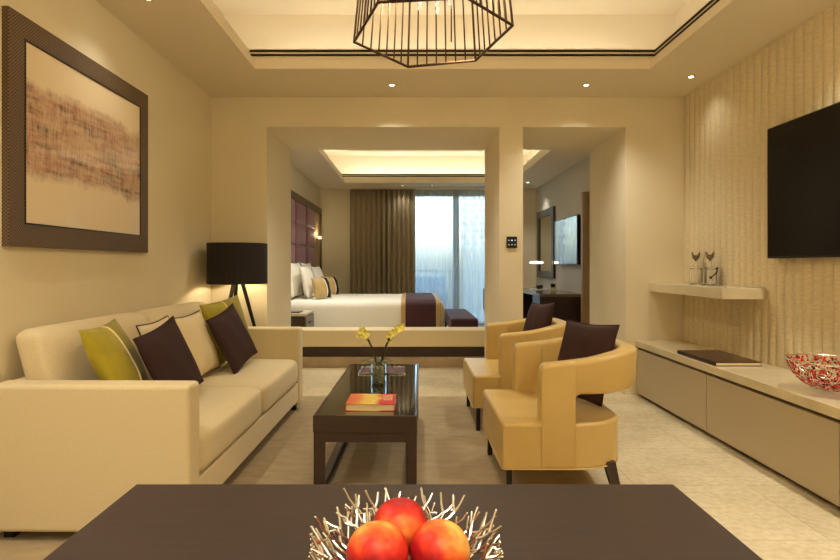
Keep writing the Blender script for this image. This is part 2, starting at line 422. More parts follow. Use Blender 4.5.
place_dl(newdl(), -.15, 7.6, 3.28, 'small dark downlight high in bedroom ceiling recess', 80, 130, 'bedroom downlights', (1, .98, .9))
place_dl(newdl(), -.16, 10.7, ZC, 'small downlight in bedroom ceiling above the brown drape edge', 5, 110, 'bedroom downlights', (1, .93, .8))
place_dl(newdl(), .40, 10.7, ZC, 'small downlight in bedroom ceiling above the sheer curtain', 5, 110, 'bedroom downlights', (1, .93, .8))
place_dl(newdl(), 2.15, 10.3, ZC, 'small downlight in bedroom ceiling above the desk mirror', 25, 110, 'bedroom downlights', (1, .93, .8))
place_dl(newdl(), -1.3, 6.75, ZC, 'added bedroom fill downlight hidden behind the lintel', 75, 110, 'bedroom downlights', (1, .94, .8))  # extra lamp added out of view to brighten the bedroom

# ------------------------------------------------------------------ rug
tag(MB().prism(rrect(-1.79, .97, 1.3, 4.99, .01), .0, .010).build('area_rug', M['rug']), 'taupe rug under the sofa, coffee table and tan armchairs', 'rug')

# ------------------------------------------------------------------ picture on left wall
PW, PH = 1.315, 1.062
pic = thing('framed_print', 'large abstract rust and cream print in woven brown frame on left wall', 'picture', (XL + .001, 2.475, 1.264))
fm = MB()
prof_in = .104
fm.box(0, .030, 0, PW, 0, prof_in); fm.box(0, .030, 0, PW, PH - prof_in, PH); fm.box(0, .030, 0, prof_in, prof_in, PH - prof_in); fm.box(0, .030, PW - prof_in, PW, prof_in, PH - prof_in)
child(fm, 'frame', M['weave'], pic)
sl = MB(); a, b_ = prof_in, .008
sl.box(.02, .032, a, PW - a, a, a + b_).box(.02, .032, a, PW - a, PH - a - b_, PH - a).box(.02, .032, a, a + b_, a, PH - a).box(.02, .032, PW - a - b_, PW - a, a, PH - a)
child(sl, 'inner_slip', M['black'], pic)
ap = MB().box(.010, .027, 0, PW - 2 * a, 0, PH - 2 * a).build('print', art(PW - 2 * a, PH - 2 * a), parent=pic); ap.location = (0, a, a)

# ------------------------------------------------------------------ cushions
def pillow_mesh(w, h, t, n=20, two=None):
    m = MB(); V = {}
    def pos(i, j, s):
        u = -1 + 2 * i / n; v = -1 + 2 * j / n
        pu = 1 - .055 * (1 - v * v); pv = 1 - .055 * (1 - u * u)     # sides pulled in, corners stick out
        pu2 = 1 - .07 * math.cos(v * PI / 2); pv2 = 1 - .07 * math.cos(u * PI / 2)
        f = max(0, (1 - abs(u) ** 2.6)) ** .55 * max(0, (1 - abs(v) ** 2.6)) ** .55
        wr = .004 * math.sin(7 * u + 3 * v) * f
        return (u * w / 2 * pu2, s * (t / 2 * f) + wr, v * h / 2 * pv2)
    for s in (-1, 1):
        for i in range(n + 1):
            for j in range(n + 1):
                edge = i in (0, n) or j in (0, n)
                k = (i, j, 0 if edge else s)
                if k not in V: V[k] = len(m.v); m.v.append(pos(i, j, s))
    for s in (-1, 1):
        for i in range(n):
            for j in range(n):
                q = []
                for a, b2 in ((i, j), (i + 1, j), (i + 1, j + 1), (i, j + 1)):
                    edge = a in (0, n) or b2 in (0, n); q.append(V[(a, b2, 0 if edge else s)])
                if s > 0: q.reverse()
                m.f.append(tuple(q)); m.mi.append(1 if (two and (i + .5) / n > two) else 0)
    border = [pos(i, 0, 1) for i in range(n)] + [pos(n, j, 1) for j in range(n)] + [pos(n - i, n, 1) for i in range(n)] + [pos(0, n - j, 1) for j in range(n)]
    return m, border, pos
def cushion(name, label, w, h, t, mats, bottom, top, uhint, pipe=None, two=None, group=None, par=None, pipe_r=.005, bands=None):
    """bottom/top = midpoints of lower and upper edge; uhint = direction of width axis"""
    bottom, top = Vector(bottom), Vector(top); v = (top - bottom).normalized(); u = Vector(uhint); u = (u - v * u.dot(v)).normalized(); nrm = v.cross(u)
    R = Matrix((u, nrm, v)).transposed().to_4x4(); R.translation = (bottom + top) / 2 + Vector((0.006, 0, .014 if group == 'sofa cushions' else 0))
    m, border, pos = pillow_mesh(w, (top - bottom).length if h is None else h, t, two=two)
    root = thing(name, label, 'cushion', (0, 0, 0), 0, group); root.matrix_world = R
    child(m, 'cover', mats, root, smooth=True, angle=180)
    if pipe: child(MB().tube(border, pipe_r, 6, closed=True), 'piping', pipe, root, smooth=True, angle=180)
    if two:
        n = 20; k = int(two * n)
        pts = [Vector(pos(k, j, -1)) + Vector((0, -.002, 0)) for j in range(n + 1)]
        child(MB().tube(pts, pipe_r, 6), 'seam_piping', M['cream_pipe'], root, smooth=True, angle=180)
        pts = [Vector(pos(k, j, 1)) + Vector((0, .002, 0)) for j in range(n + 1)]
        child(MB().tube(pts, pipe_r, 6), 'seam_piping', M['cream_pipe'], root, smooth=True, angle=180)
    return root

# ------------------------------------------------------------------ sofa
SY0, SY1 = 2.35, 4.62; SXF = -.910; SXB = -1.768
so = thing('sofa', 'long cream linen two seat sofa along the left wall', 'sofa', (0, 0, 0))
def sb(x0, x1, y0, y1, z0, z1, name, bev, seg=4, mt='sofa'): return child(MB().box(x0, x1, y0, y1, z0, z1), name, M[mt], so, bevel=bev, seg=seg)
sb(SXB, SXF + .002, SY0, SY0 + .125, .05, .675, 'arm', .022)
sb(SXB, SXF + .002, SY1 - .125, SY1, .05, .675, 'arm', .022)
sb(SXB, SXB + .07, SY0 + .125, SY1 - .125, .085, .67, 'back', .02)
sb(SXB + .13, SXF - .012, SY0 + .125, SY1 - .125, .09, .235, 'base', .008)
ymid = (SY0 + SY1) / 2
def soft_box(x0, x1, y0, y1, z0, z1, bulge=.02, r=.05, n=10, axis='z'):
    # box with rounded edges and a gentle crown on its broad faces
    m = MB(); N = n
    bm = bmesh.new(); bmesh.ops.create_cube(bm, size=2)
    bmesh.ops.subdivide_edges(bm, edges=bm.edges[:], cuts=N, use_grid_fill=True)
    hx, hy, hz = (x1 - x0) / 2, (y1 - y0) / 2, (z1 - z0) / 2
    def w(c): return math.sin(c * PI / 2) * .35 + c * .65
    for v in bm.verts:
        c = Vector((w(v.co.x) * hx, w(v.co.y) * hy, w(v.co.z) * hz))
        i = Vector((max(-hx + r, min(hx - r, c.x)), max(-hy + r, min(hy - r, c.y)), max(-hz + r, min(hz - r, c.z))))
        d = c - i
        if d.length > 1e-6: c = i + d.normalized() * min(r, max(abs(d.x), abs(d.y), abs(d.z)))
        fx, fy, fz = 1 - (v.co.x) ** 2, 1 - (v.co.y) ** 2, 1 - (v.co.z) ** 2
        if axis == 'z' and v.co.z > 0: c.z += bulge * (fx * fy) ** .5
        if axis == 'x': c.x += bulge * (1 if v.co.x > 0 else -1) * (fy * fz) ** .5 * abs(v.co.x)
        if axis == 'x' and v.co.z > 0: c.z += bulge * .35 * (fy * fx) ** .5
        if axis == 'z' and v.co.x > 0: c.x += bulge * .5 * (fy * fz) ** .5
        v.co = c + Vector(((x0 + x1) / 2, (y0 + y1) / 2, (z0 + z1) / 2))
    bm.verts.index_update()
    m.add([tuple(v.co) for v in bm.verts], [tuple(v.index for v in f.verts) for f in bm.faces]); bm.free()
    return m
for a0, a1 in ((SY0 + .127, ymid - .002), (ymid + .002, SY1 - .127)):
    child(soft_box(SXB + .13, SXF - .004, a0, a1, .237, .43, .014, .045), 'seat_cushion', M['sofa'], so, smooth=True, angle=180)
for a0, a1 in ((SY0 + .135, ymid - .002), (ymid + .002, SY1 - .13)):
    mm = soft_box(-1.718, -1.565, a0, a1, .437, .885, .022, .05, axis='x')
    # lean the cushion back a little
    mm.v = [(x + (.66 - z) * .28, y, z) for x, y, z in mm.v]
    child(mm, 'back_cushion', M['sofa'], so, smooth=True, angle=180)
for x in (SXF - .06, SXB + .06):
    for y in (SY0 + .07, SY1 - .07):
        child(MB().box(x - .022, x + .022, y - .022, y + .022, .0105, .09), 'leg', M['black'], so)
th_ = math.radians(-1.0); pv = Vector((-1.3, 3.5, 0)); so.rotation_euler = (0, 0, th_); so.location = pv - Matrix.Rotation(th_, 3, 'Z') @ pv

U = (0, 1, 0)
cushion('throw_cushion', 'chartreuse velvet cushion with cream seam at near end of sofa', .46, .44, .13, [M['green'], M['olive']], (-1.345, 2.755, .475), (-1.525, 2.715, .885), (-.0, 1, -.36), two=.54, group='sofa cushions')
cushion('throw_cushion', 'cream cushion with dark piping behind the nearer brown sofa cushion', .40, .42, .11, M['cream'], (-1.345, 3.22, .458), (-1.48, 3.20, .845), (-.0, 1, 0), pipe=M['brown_pipe'], pipe_r=.004, group='sofa cushions')
cushion('throw_cushion', 'cream dark piped cushion in the middle between both brown sofa cushions', .44, .42, .12, M['cream'], (-1.34, 3.67, .458), (-1.475, 3.66, .835), (.03, 1, .03), pipe=M['brown_pipe'], pipe_r=.004, group='sofa cushions')
cushion('throw_cushion', 'dark brown sofa cushion nearer the viewer in front of chartreuse cushion', .54, .42, .10, M['brown'], (-1.215, 3.02, .474), (-1.355, 2.97, .82), (-.01, 1, -.02), pipe=M['brown'], pipe_r=.003, group='sofa cushions')
cushion('throw_cushion', 'chartreuse velvet cushion in far corner of sofa below the black lamp', .50, .46, .12, [M['green'], M['olive']], (-1.31, 4.205, .472), (-1.44, 4.195, .905), (.30, 1, -.05), two=.5, group='sofa cushions')
cushion('throw_cushion', 'dark brown cushion leaning on the far chartreuse sofa cushion', .52, .42, .10, M['brown'], (-1.195, 4.03, .474), (-1.355, 3.98, .82), (.12, 1, -.05), pipe=M['brown'], pipe_r=.003, group='sofa cushions')

# ------------------------------------------------------------------ side table and tripod lamp
LX, LY = -1.492, 4.814
st = thing('side_table', 'low dark side table hidden in corner behind the sofa arm under the lamp', 'side table', (LX, LY, .0105))
child(MB().box(-.25, .25, -.175, .175, .4595, .4895), 'tabletop', M['dark_wood'], st, bevel=.004)
for x in (-.22, .22):
    for y in (-.14, .14): child(MB().box(x - .018, x + .018, y - .018, y + .018, 0, .4595), 'leg', M['dark_wood'], st)
lp = thing('table_lamp', 'black drum shade lamp on black tripod legs in the corner', 'lamp', (LX, LY, .501))
R0 = .212
def ringp(r0, r1, z0, z1, n=48): return [(r0, z0), (r1, z0), (r1, z1), (r0, z1), (r0, z0)]
zb, zt = 1.02 - .501, 1.365 - .501
LR = .250
shm = MB(); shm.cur = 0
no = 72
outer = [[((LR + (.0012 if j % 2 else 0)) * math.cos(2 * PI * j / no), (LR + (.0012 if j % 2 else 0)) * math.sin(2 * PI * j / no), z) for j in range(no)] for z in (zb, zt)]
shm.loft(outer, cap=False); shm.cur = 1
inner = [[((LR - .004) * math.cos(2 * PI * j / no), (LR - .004) * math.sin(2 * PI * j / no), z) for j in range(no)] for z in (zb, zt)]
shm.loft(inner, cap=False); shm.cur = 0
for i, z in enumerate((zb, zt)):
    shm.loft([[(q * math.cos(2 * PI * j / no), q * math.sin(2 * PI * j / no), z) for j in range(no)] for q in (LR - .004, LR)], cap=False)
shade = child(shm, 'lamp_shade', [M['shade'], M['shade_in']], lp)
for k in range(3):
    a = 2 * PI * k / 3 + .0
    c, s = math.cos(a), math.sin(a)
    child(MB().tube([(.185 * c, .185 * s, .012), (.028 * c, .028 * s, zb + .06)], [.013, .018], 10), 'leg', M['black'], lp, smooth=True)
child(MB().lathe([(.001, zb + .02), (.045, zb + .025), (.045, zb + .07), (.02, zb + .075), (.018, zb + .12), (.001, zb + .122)], n=24), 'hub', M['black'], lp, smooth=True)
child(MB().lathe([(.001, zt - .012), (LR - .006, zt - .012), (LR - .006, zt - .009), (.001, zt - .009)], n=48), 'top_light_stop', M['shade'], lp)  # opaque disc added so the lamp throws light only downwards
sp_ = MB()
for k in range(3):
    a = 2 * PI * k / 3; sp_.tube([(.015 * math.cos(a), .015 * math.sin(a), zb + .118), ((LR - .003) * math.cos(a), (LR - .003) * math.sin(a), zt - .03)], .0025, 6)
child(sp_, 'shade_carrier', M['chrome'], lp)
child(MB().sphere((0, 0, zb + .165), .032, 14, (1, 1, 1.2)), 'bulb', M['bulb'], lp, smooth=True)
l = bpy.data.lights.new('lamp_glow', 'POINT'); l.energy = 9; l.color = (1, .86, .58); l.shadow_soft_size = .04
lo = bpy.data.objects.new('lamp_glow', l); lo.location = (0, 0, zb + .10); lo.parent = lp; C.objects.link(lo)

# ------------------------------------------------------------------ coffee table
cx, cy = -.218, 3.56; TL = 1.48; TW = .525; th = .42; zf = .0105
ct = thing('coffee_table', 'dark wood coffee table with dark glass top on the rug', 'coffee table', (cx, cy, zf), math.radians(-1.1))
def tb(x0, x1, y0, y1, z0, z1, name, mt='dark_wood', bev=.003): return child(MB().box(x0, x1, y0, y1, z0 - zf, z1 - zf), name, M[mt], ct, bevel=bev, seg=2)
hx, hy = TW / 2, TL / 2
ft = MB().ring((-hx + .012, hx - .012, -hy + .012, hy - .012), (-hx, hx, -hy, hy), .335 - zf, th - zf); child(ft, 'top_frame', M['dark_wood'], ct)
tb(-hx + .0125, hx - .0125, -hy + .0125, hy - .0125, .36, .4, 'top_board')
M['smoked'] = mat('smoked_glass', rgb(34, 34, 30), 0.03, spec=1.0, coat=1.0)
child(MB().box(-hx + .0125, hx - .0125, -hy + .0125, hy - .0125, .401 - zf, .4195 - zf), 'glass_top', M['smoked'], ct)
tb(-hx + .004, hx - .004, -hy + .004, -hy + .03, .285, .333, 'apron'); tb(-hx + .004, hx - .004, hy - .03, hy - .004, .285, .333, 'apron')
tb(-hx + .004, -hx + .03, -hy + .03, hy - .03, .285, .333, 'apron'); tb(hx - .03, hx - .004, -hy + .03, hy - .03, .285, .333, 'apron')
for x in (-1, 1):
    for y in (-1, 1):
        tb(x * (hx - .054) if x > 0 else -hx + .002, hx - .002 if x > 0 else -hx + .054, y * (hy - .054) if y > 0 else -hy + .002, hy - .002 if y > 0 else -hy + .054, zf, .334, 'leg')
    tb(x * (hx - .05), x * (hx - .006), -hy + .054, hy - .054, zf, .05, 'floor_rail')

# red and yellow book
M['cover_rb'] = None
def cover():
    m = bpy.data.materials.new('red_yellow_cover'); m.use_nodes = True; nt = m.node_tree; b = nt.nodes['Principled BSDF']; L = nt.links.new; N = nt.nodes.new
    tc = N('ShaderNodeTexCoord'); sp = N('ShaderNodeSeparateXYZ'); L(tc.outputs['Object'], sp.inputs[0])
    n = N('ShaderNodeTexNoise'); n.inputs['Scale'].default_value = 14; n.inputs['Detail'].default_value = 4; L(tc.outputs['Object'], n.inputs['Vector'])
    a = N('ShaderNodeMath'); a.operation = 'MULTIPLY_ADD'; a.inputs[1].default_value = 3.9; a.inputs[2].default_value = .35; L(sp.outputs['X'], a.inputs[0])
    c = N('ShaderNodeMath'); c.operation = 'MULTIPLY_ADD'; c.inputs[1].default_value = .3; L(n.outputs['Fac'], c.inputs[0]); L(a.outputs[0], c.inputs[2])
    r = N('ShaderNodeValToRGB'); e = r.color_ramp.elements
    e[0].position = 0; e[0].color = rgb(214, 84, 46); e[1].position = 1; e[1].color = rgb(206, 40, 50)
    for p_, col in ((.22, rgb(236, 140, 72)), (.36, rgb(238, 204, 84)), (.62, rgb(246, 216, 110)), (.72, rgb(214, 50, 54))):
        k = e.new(p_); k.color = col
    L(c.outputs[0], r.inputs['Fac']); L(r.outputs['Color'], b.inputs['Base Color']); b.inputs['Roughness'].default_value = .3; return m
cm = cover()
bk = thing('hardback_book', 'red and yellow hardback book on the coffee table', 'book', (-.212, 3.03, .4205), math.radians(-1))
def book(root, w, d, t, cov, pages, coverthk=.003):
    child(MB().box(-w / 2, w / 2, -d / 2, d / 2, 0, coverthk).box(-w / 2, w / 2, -d / 2, d / 2, t - coverthk, t).box(-w / 2, -w / 2 + coverthk, -d / 2, d / 2, coverthk, t - coverthk), 'cover', cov, root)
    child(MB().box(-w / 2 + coverthk, w / 2 - .005, -d / 2 + .004, d / 2 - .004, coverthk, t - coverthk), 'pages', pages, root)
book(bk, .255, .235, .036, cm, M['pages'])
# title marks on the red end of the cover
tm = MB()
for i, (a0, a1) in enumerate(((.056, .108), (.06, .112), (.054, .104), (.064, .11))):
    yy = .075 - i * .032
    x = a0
    while x < a1:
        w_ = random.uniform(.004, .008); tm.box(x, x + w_, yy - .009, yy + .009, .0361, .0364); x += w_ + .004
child(tm, 'title_lettering', M['cream_pipe'], bk)

# shallow tray behind the vase
tr = thing('serving_tray', 'shallow silver-edged tray behind the orchid vase', 'tray', (-.205, 4.03, .4205))
child(MB().prism(rrect(-.165, .165, -.13, .13, .01, 3), 0, .004), 'base', mat('tray_glass', rgb(120, 104, 110), .08, spec=.8), tr)
child(MB().ring((-.160, .160, -.125, .125), (-.165, .165, -.130, .130), 0, .008), 'rim', M['chrome'], tr)

# vase and orchids
vz = thing('glass_vase', 'square clear glass vase of stones and leaves on the coffee table', 'vase', (-.206, 3.57, .4205))
def square_cup(w, h, t, z0=0):
    m = MB(); m.box(-w, w, -w, w, z0, z0 + t * 2)
    m.ring((-w + t, w - t, -w + t, w - t), (-w, w, -w, w), z0 + t * 2, z0 + h); return m
child(square_cup(.047, .135, .004), 'glass', M['pane'], vz)
peb = MB()
M['pebble'] = mat('sandy_pebbles', rgb(226, 216, 186), .7, vary=(60, rgb(176, 168, 132), 2))
for i in range(90):
    peb.sphere((random.uniform(-.034, .034), random.uniform(-.034, .034), .016 + .093 * random.random()), random.uniform(.006, .009), 6)
tag(child(peb, 'pebbles', M['pebble'], vz, smooth=True), kind='stuff')
orr = thing('yellow_orchid', 'pair of yellow orchid stems with leaves growing from the glass vase', 'plant', (-.206, 3.57, .54))
def leaf(pts, w):
    m = MB(); rows = []
    for i, p_ in enumerate(pts):
        t = i / (len(pts) - 1); ww = w * math.sin(PI * (0.12 + .88 * t)) ** .7 if t < 1 else .0005
        a = Vector(pts[min(i + 1, len(pts) - 1)]) - Vector(pts[max(i - 1, 0)]); s = Vector((-a.y, a.x, 0))
        if s.length < 1e-5: s = Vector((0, 1, 0))
        s.normalize(); P_ = Vector(p_)
        rows.append([tuple(P_ - s * ww), tuple(P_ + Vector((0, 0, -.003))), tuple(P_ + s * ww), tuple(P_ + Vector((0, 0, .001)))])
    return m.loft(rows)
for ang, ln, up in ((0.2, .14, .02), (3.0, .13, .025), (1.4, .12, .03), (-1.2, .12, .02), (2.2, .15, .01), (-.5, .11, .035), (4.0, .14, .015)):
    c, s = math.cos(ang), math.sin(ang)
    pts = [(ln * t * c * .9, ln * t * s * .9, .012 + up * math.sin(t * PI * .8) * 1.3 - .012 * t) for t in [i / 7 for i in range(8)]]
    child(leaf(pts, .013), 'leaf', M['leaf'], orr, smooth=True)
def flower(c, r, rot):
    m = MB()
    for k in range(5):
        a = 2 * PI * k / 5 + rot
        d = Vector((math.cos(a), -.35 + .2 * math.sin(a * 2), math.sin(a))).normalized(); s = d.cross(Vector((0, 1, 0))).normalized()
        cc = Vector(c); rows = []
        for t in (0.05, .3, .6, .85, 1.0):
            w = r * .42 * math.sin(PI * min(.97, t * .85 + .08)); o = cc + d * r * t + Vector((0, -.012 * t * t, 0))
            rows.append([tuple(o - s * w), tuple(o + Vector((0, -.0015, 0))), tuple(o + s * w), tuple(o + Vector((0, .0015, 0)))])
        m.loft(rows)
    m.sphere(tuple(Vector(c) + Vector((0, -.008, 0))), r * .22, 8)
    return m
for base, tip, fl in (((-.012, 0, 0), (-.085, -.01, .20), ((-.10, -.02, .225), (-.075, -.03, .205), (-.118, 0, .20), (-.088, -.01, .185))),
                      ((.014, 0, 0), (.085, -.01, .205), ((.075, -.02, .20), (.098, -.03, .215), (.12, 0, .235), (.145, 0, .245), (.07, 0, .175)))):
    pts = [Vector(base).lerp(Vector(tip), t) + Vector(((-1 if tip[0] < 0 else 1) * -.012 * math.sin(t * PI), 0, 0)) for t in [i / 8 for i in range(9)]]
    child(MB().tube(pts + [Vector(fl[0]) + Vector((0, .01, 0))], .0058, 6), 'stem', M['stem'], orr, smooth=True)
    for k, f in enumerate(fl):
        child(flower(f, .029, k * .7), 'flower', M['petal'], orr, smooth=True)
        if k: child(MB().tube([tip, (Vector(tip) + Vector(f)) / 2, Vector(f) + Vector((0, .004, 0))], .002, 5), 'flower_stalk', M['stem'], orr)
    # bud sheath
    child(leaf([Vector(base).lerp(Vector(tip), t) + Vector((0, -.004, 0)) for t in (.1, .3, .5, .7, .86)], .012), 'leaf', M['leaf'], orr, smooth=True)

# ------------------------------------------------------------------ armchairs (local: faces -X, origin centre of footprint)
def make_armchair():
    t = thing('armchair', 'x', 'armchair', (0, 0, 0), 0, 'tan leather armchairs')
    HW = .385; XF = -.385      # front
    ox = .835
    # seat block
    out = [(XF, -HW + .01), (.0, -HW)]
    pts = []
    def arc(cx_, cy_, rx, ry, a0, a1, n):
        return [(cx_ + rx * math.cos(math.radians(a0 + (a1 - a0) * i / n)), cy_ + ry * math.sin(math.radians(a0 + (a1 - a0) * i / n))) for i in range(n + 1)]
    pts = arc(XF + .02, -HW + .02, .02, .02, 180, 270, 4) + arc(-.03, -HW + .23, .28, .23, 270, 360, 12) + arc(-.03, HW - .23, .28, .23, 0, 90, 12) + arc(XF + .02, HW - .02, .02, .02, 90, 180, 4)
    seat = MB().prism(pts, .165, .395)
    child(seat, 'seat', M['leather'], t, bevel=.022, seg=4, angle=50)
    piping = MB().tube([(x * 1.003, y * 1.003, .172) for x, y in pts], .004, 6, closed=True); child(piping, 'welt', M['leather'], t, smooth=True, angle=180)
    # C-shaped arm / back band swept along a U in plan
    XC0 = -.195; CW = .165; XB = .352; rc = .29
    path = []   # (x,y,nx,ny,s)
    def sta(x, y, nx, ny, z0, z1): path.append((x, y, nx, ny, z0, z1))
    ZT0, ZT1 = .685, .745; ZB0, ZB1 = .535, .55
    def zt(x): k = max(0, min(1, (x - XC0) / (XB - XC0))); k = k * k * (3 - 2 * k); return ZT0 + (ZT1 - ZT0) * k
    r = .035
    for i in range(6):
        a = PI / 2 * i / 5; x = XC0 + r * (1 - math.cos(a)) ; sta(x, -HW, 0, -1, .168, ZT0 - r + r * math.sin(a))
    sta(XC0 + CW - .002, -HW, 0, -1, .168, zt(XC0 + CW))
    for i in range(7):
        a = PI / 2 * i / 6; x = XC0 + CW + r * (1 - math.cos(a)); sta(x, -HW, 0, -1, ZB0 - r + r * math.sin(a) , zt(x))
    xs = XB - rc
    sta((XC0 + CW + r + xs) / 2 + .01, -HW, 0, -1, ZB0, zt(xs * .6))
    for i in range(15):
        a = -PI / 2 + PI / 2 * i / 14
        x = xs + rc * math.cos(a); y = -HW + rc + rc * math.sin(a)
        sta(x, y, math.cos(a), math.sin(a), ZB0 + (ZB1 - ZB0) * i / 14, zt(x))
    full = path + [(x, -y, nx, -ny, z0, z1) for x, y, nx, ny, z0, z1 in reversed(path)]
    T = .095; rings = []
    for x, y, nx, ny, z0, z1 in full:
        ring = []; rr = min(.022, (z1 - z0) * .3)
        flare = .012
        for (u, v) in rrect(-T, 0.004, z0, z1, rr, 4):
            k = (v - z0) / (z1 - z0)
            ring.append((x + nx * (u + flare * k), y + ny * (u + flare * k), v))
        rings.append(ring)
    child(MB().loft(rings), 'arm_and_back', M['leather'], t, smooth=True, angle=48)
    # inner back pad joining band to seat at the rear
    pad = []
    for i in range(13):
        a = math.radians(-52 + 104 * i / 12)
        ring = []
        for (u, v) in rrect(-.045, 0, .39, .60, .015, 3):
            lean = (v - .39) / .21
            q = .155 + .03 * lean + .0
            ring.append((.035 + (q + u) * math.cos(a), (.285 + u) * math.sin(a) / math.sin(math.radians(52)) * .8, v))
        pad.append(ring)
    # legs
    for y in (-HW + .05, HW - .05):
        child(MB().box(XF + .026, XF + .054, y - .014, y + .014, 0, .17), 'leg', M['black'], t)
        m = MB(); x0, x1 = .13, .19
        m.add([(x0 + .05, y - .016, 0), (x1 + .03, y - .016, 0), (x1 + .03, y + .016, 0), (x0 + .05, y + .016, 0), (x0, y - .024 + (.02 if y < 0 else -.02), .19), (x1 - .005, y - .024 + (.02 if y < 0 else -.02), .19), (x1 - .005, y + .024 + (.02 if y < 0 else -.02), .19), (x0, y + .024 + (.02 if y < 0 else -.02), .19)],
              [(3, 2, 1, 0), (4, 5, 6, 7), (0, 1, 5, 4), (1, 2, 6, 5), (2, 3, 7, 6), (3, 0, 4, 7)])
        child(m, 'leg', M['dark_wood'], t)
    return t
ac = make_armchair(); ac['label'] = 'nearer tan leather tub armchair with open sides and brown cushion'
ac.location = (.832, 3.12, .0105)
ac2 = dup(ac, (.820, 4.30, .0105), 0, 'farther tan leather tub armchair next to the column')
cushion('throw_cushion', 'dark brown cushion on the nearer tan armchair', .40, .44, .13, M['brown'], (.895, 3.10, .425), (1.02, 3.17, .87), (.5, -1, .0), pipe=M['brown'], pipe_r=.003, group='armchair cushions')
cushion('throw_cushion', 'dark brown cushion on the farther tan armchair', .34, .46, .13, M['brown'], (.89, 4.28, .44), (1.02, 4.35, .90), (.25, -1, -.12), pipe=M['brown'], pipe_r=.003, group='armchair cushions')

# ------------------------------------------------------------------ media console
mc = thing('media_console', 'long low taupe media console along the ribbed wall', 'console', (0, 0, 0))
CX, CYN = 2.03, .25; cxb = XR - .018
child(MB().box(CX, cxb, CYN, YD - .002, .445, .50), 'top', M['console_top'], mc, bevel=.003, seg=2)
child(MB().box(CX + .03, cxb, CYN + .01, YD - .002, .045, .443), 'carcass', M['groove'], mc)
child(MB().box(CX + .05, cxb, CYN + .02, YD - .002, 0, .045), 'plinth', M['groove'], mc)
ys = [YD - .004, 3.86, 2.66, 1.46, .26]
for a0, a1 in zip(ys[1:], ys[:-1]):
    child(MB().box(CX + .006, CX + .028, a0 + .003, a1 - .003, .03, .425), 'door', M['console'], mc, bevel=.0015, seg=2)
# floating shelf
tag(MB().box(2.155, cxb, 3.88, YD - .002, .942, 1.02).build('floating_shelf', M['console_top'], bevel=.003, seg=2), 'pale floating shelf in the corner above the console', 'shelf')

# decanters on the shelf
def decanter(x, y, label):
    t = thing('glass_decanter', label, 'decanter', (x, y, 1.0205), 0, 'decanters on the floating shelf')
    body = [(.001, 0), (.042, 0), (.050, .006), (.050, .118), (.046, .132), (.018, .148), (.013, .165), (.013, .19), (.018, .196)]
    inn = [(.015, .196), (.010, .187), (.010, .167), (.017, .152), (.042, .129), (.0465, .117), (.046, .012), (.001, .010)]
    child(MB().lathe(body + inn, n=28), 'bottle', M['glass'], t, smooth=True)
    s = MB(); s.lathe([(.001, .188), (.009, .190), (.010, .205), (.013, .215), (.001, .217)], n=14)
    for k in range(4):
        a = 2 * PI * k / 4 + .3; c, q = math.cos(a), math.sin(a)
        s.tube([(.006 * c, .006 * q, .207), (.024 * c, .024 * q, .224), (.032 * c, .032 * q, .248), (.042 * c, .042 * q, .268)], [.009, .012, .010, .003], 8)
    s.sphere((0, 0, .235), .010, 10)
    child(s, 'stopper', M['pewter'], t, smooth=True)
    return t
d1 = decanter(2.40, 4.72, 'clear glass decanter with metal tulip stopper, nearer the corner wall')
d2 = decanter(2.385, 4.47, 'clear glass decanter with metal tulip stopper, nearer the television')
tagm = MB()
tagm.tube([(.05, -.02, .13), (.03, -.046, .10), (.0, -.052, .075), (-.02, -.050, .062)], [.003, .007, .005, .002], 7)
tagm.sphere((-.02, -.051, .060), .011, 8); tagm.sphere((.052, -.015, .134), .009, 8)
child(tagm, 'pewter_ornament', M['bronze'], d2, smooth=True)

# art book on console
ab = thing('art_book', 'large dark covered art book lying on the media console', 'book', (2.20, 4.03, .5005), math.radians(0))
acov = mat('dark_art_cover', rgb(34, 28, 34), .25, vary=(7, rgb(74, 38, 30), 3))
child(MB().box(-.155, .155, -.27, .27, 0, .004).box(-.155, .155, -.27, .27, .022, .026).box(-.155, -.151, -.27, .27, .004, .022), 'cover', acov, ab)
child(MB().box(-.151, .149, -.266, .266, .004, .022), 'pages', M['pages'], ab)

# wire bowl with red beads on the console
def branch_bowl(R, depth, seed, r0, levels, trunks, rim_amp, r_end):
    rnd = random.Random(seed); rho = (R * R + depth * depth) / (2 * depth); amax = math.asin(min(1, R / rho))
    def P(phi, al): return (rho * math.sin(al) * math.cos(phi), rho * math.sin(al) * math.sin(phi), rho - rho * math.cos(al))
    m = MB()
    def grow(phi, al, dphi, lev, r):
        steps = 3; end = al + amax * (.86 / (levels + .3)) * rnd.uniform(.8, 1.2)
        pts = [P(phi + dphi * i / steps / max(.25, al / amax), al + (end - al) * i / steps) for i in range(steps + 1)]
        phi2 = phi + dphi / max(.25, al / amax)
        m.tube(pts, [r - (r - r * .82) * i / steps for i in range(steps + 1)], 6)
        if lev < levels:
            sp = .62 / (2 ** lev) * rnd.uniform(.8, 1.2) * (6 / trunks)
            grow(phi2, end, sp, lev + 1, r * .82); grow(phi2, end, -sp, lev + 1, r * .82)
        else:
            m.sphere(P(phi2, end), r * 1.05, 6)
            for s in (-1, 1):
                if rnd.random() < .7:
                    a2 = al + (end - al) * rnd.uniform(.3, .7)
                    m.tube([P(phi + dphi * .5 / max(.25, al / amax), a2), P(phi + s * .055 * rnd.uniform(.7, 1.2), a2 + amax * .10)], r * .75, 5)
    for k in range(trunks):
        grow(2 * PI * k / trunks + rnd.uniform(-.1, .1), .08, rnd.uniform(-.1, .1), 0, r0)
    return m, P, amax
BX, BY = 2.242, 3.00
wb = thing('wire_bowl', 'silver wire bowl of red beads on the console below television', 'bowl', (BX, BY, .501))
m = MB(); rnd = random.Random(3); Rb, db = .20, .165
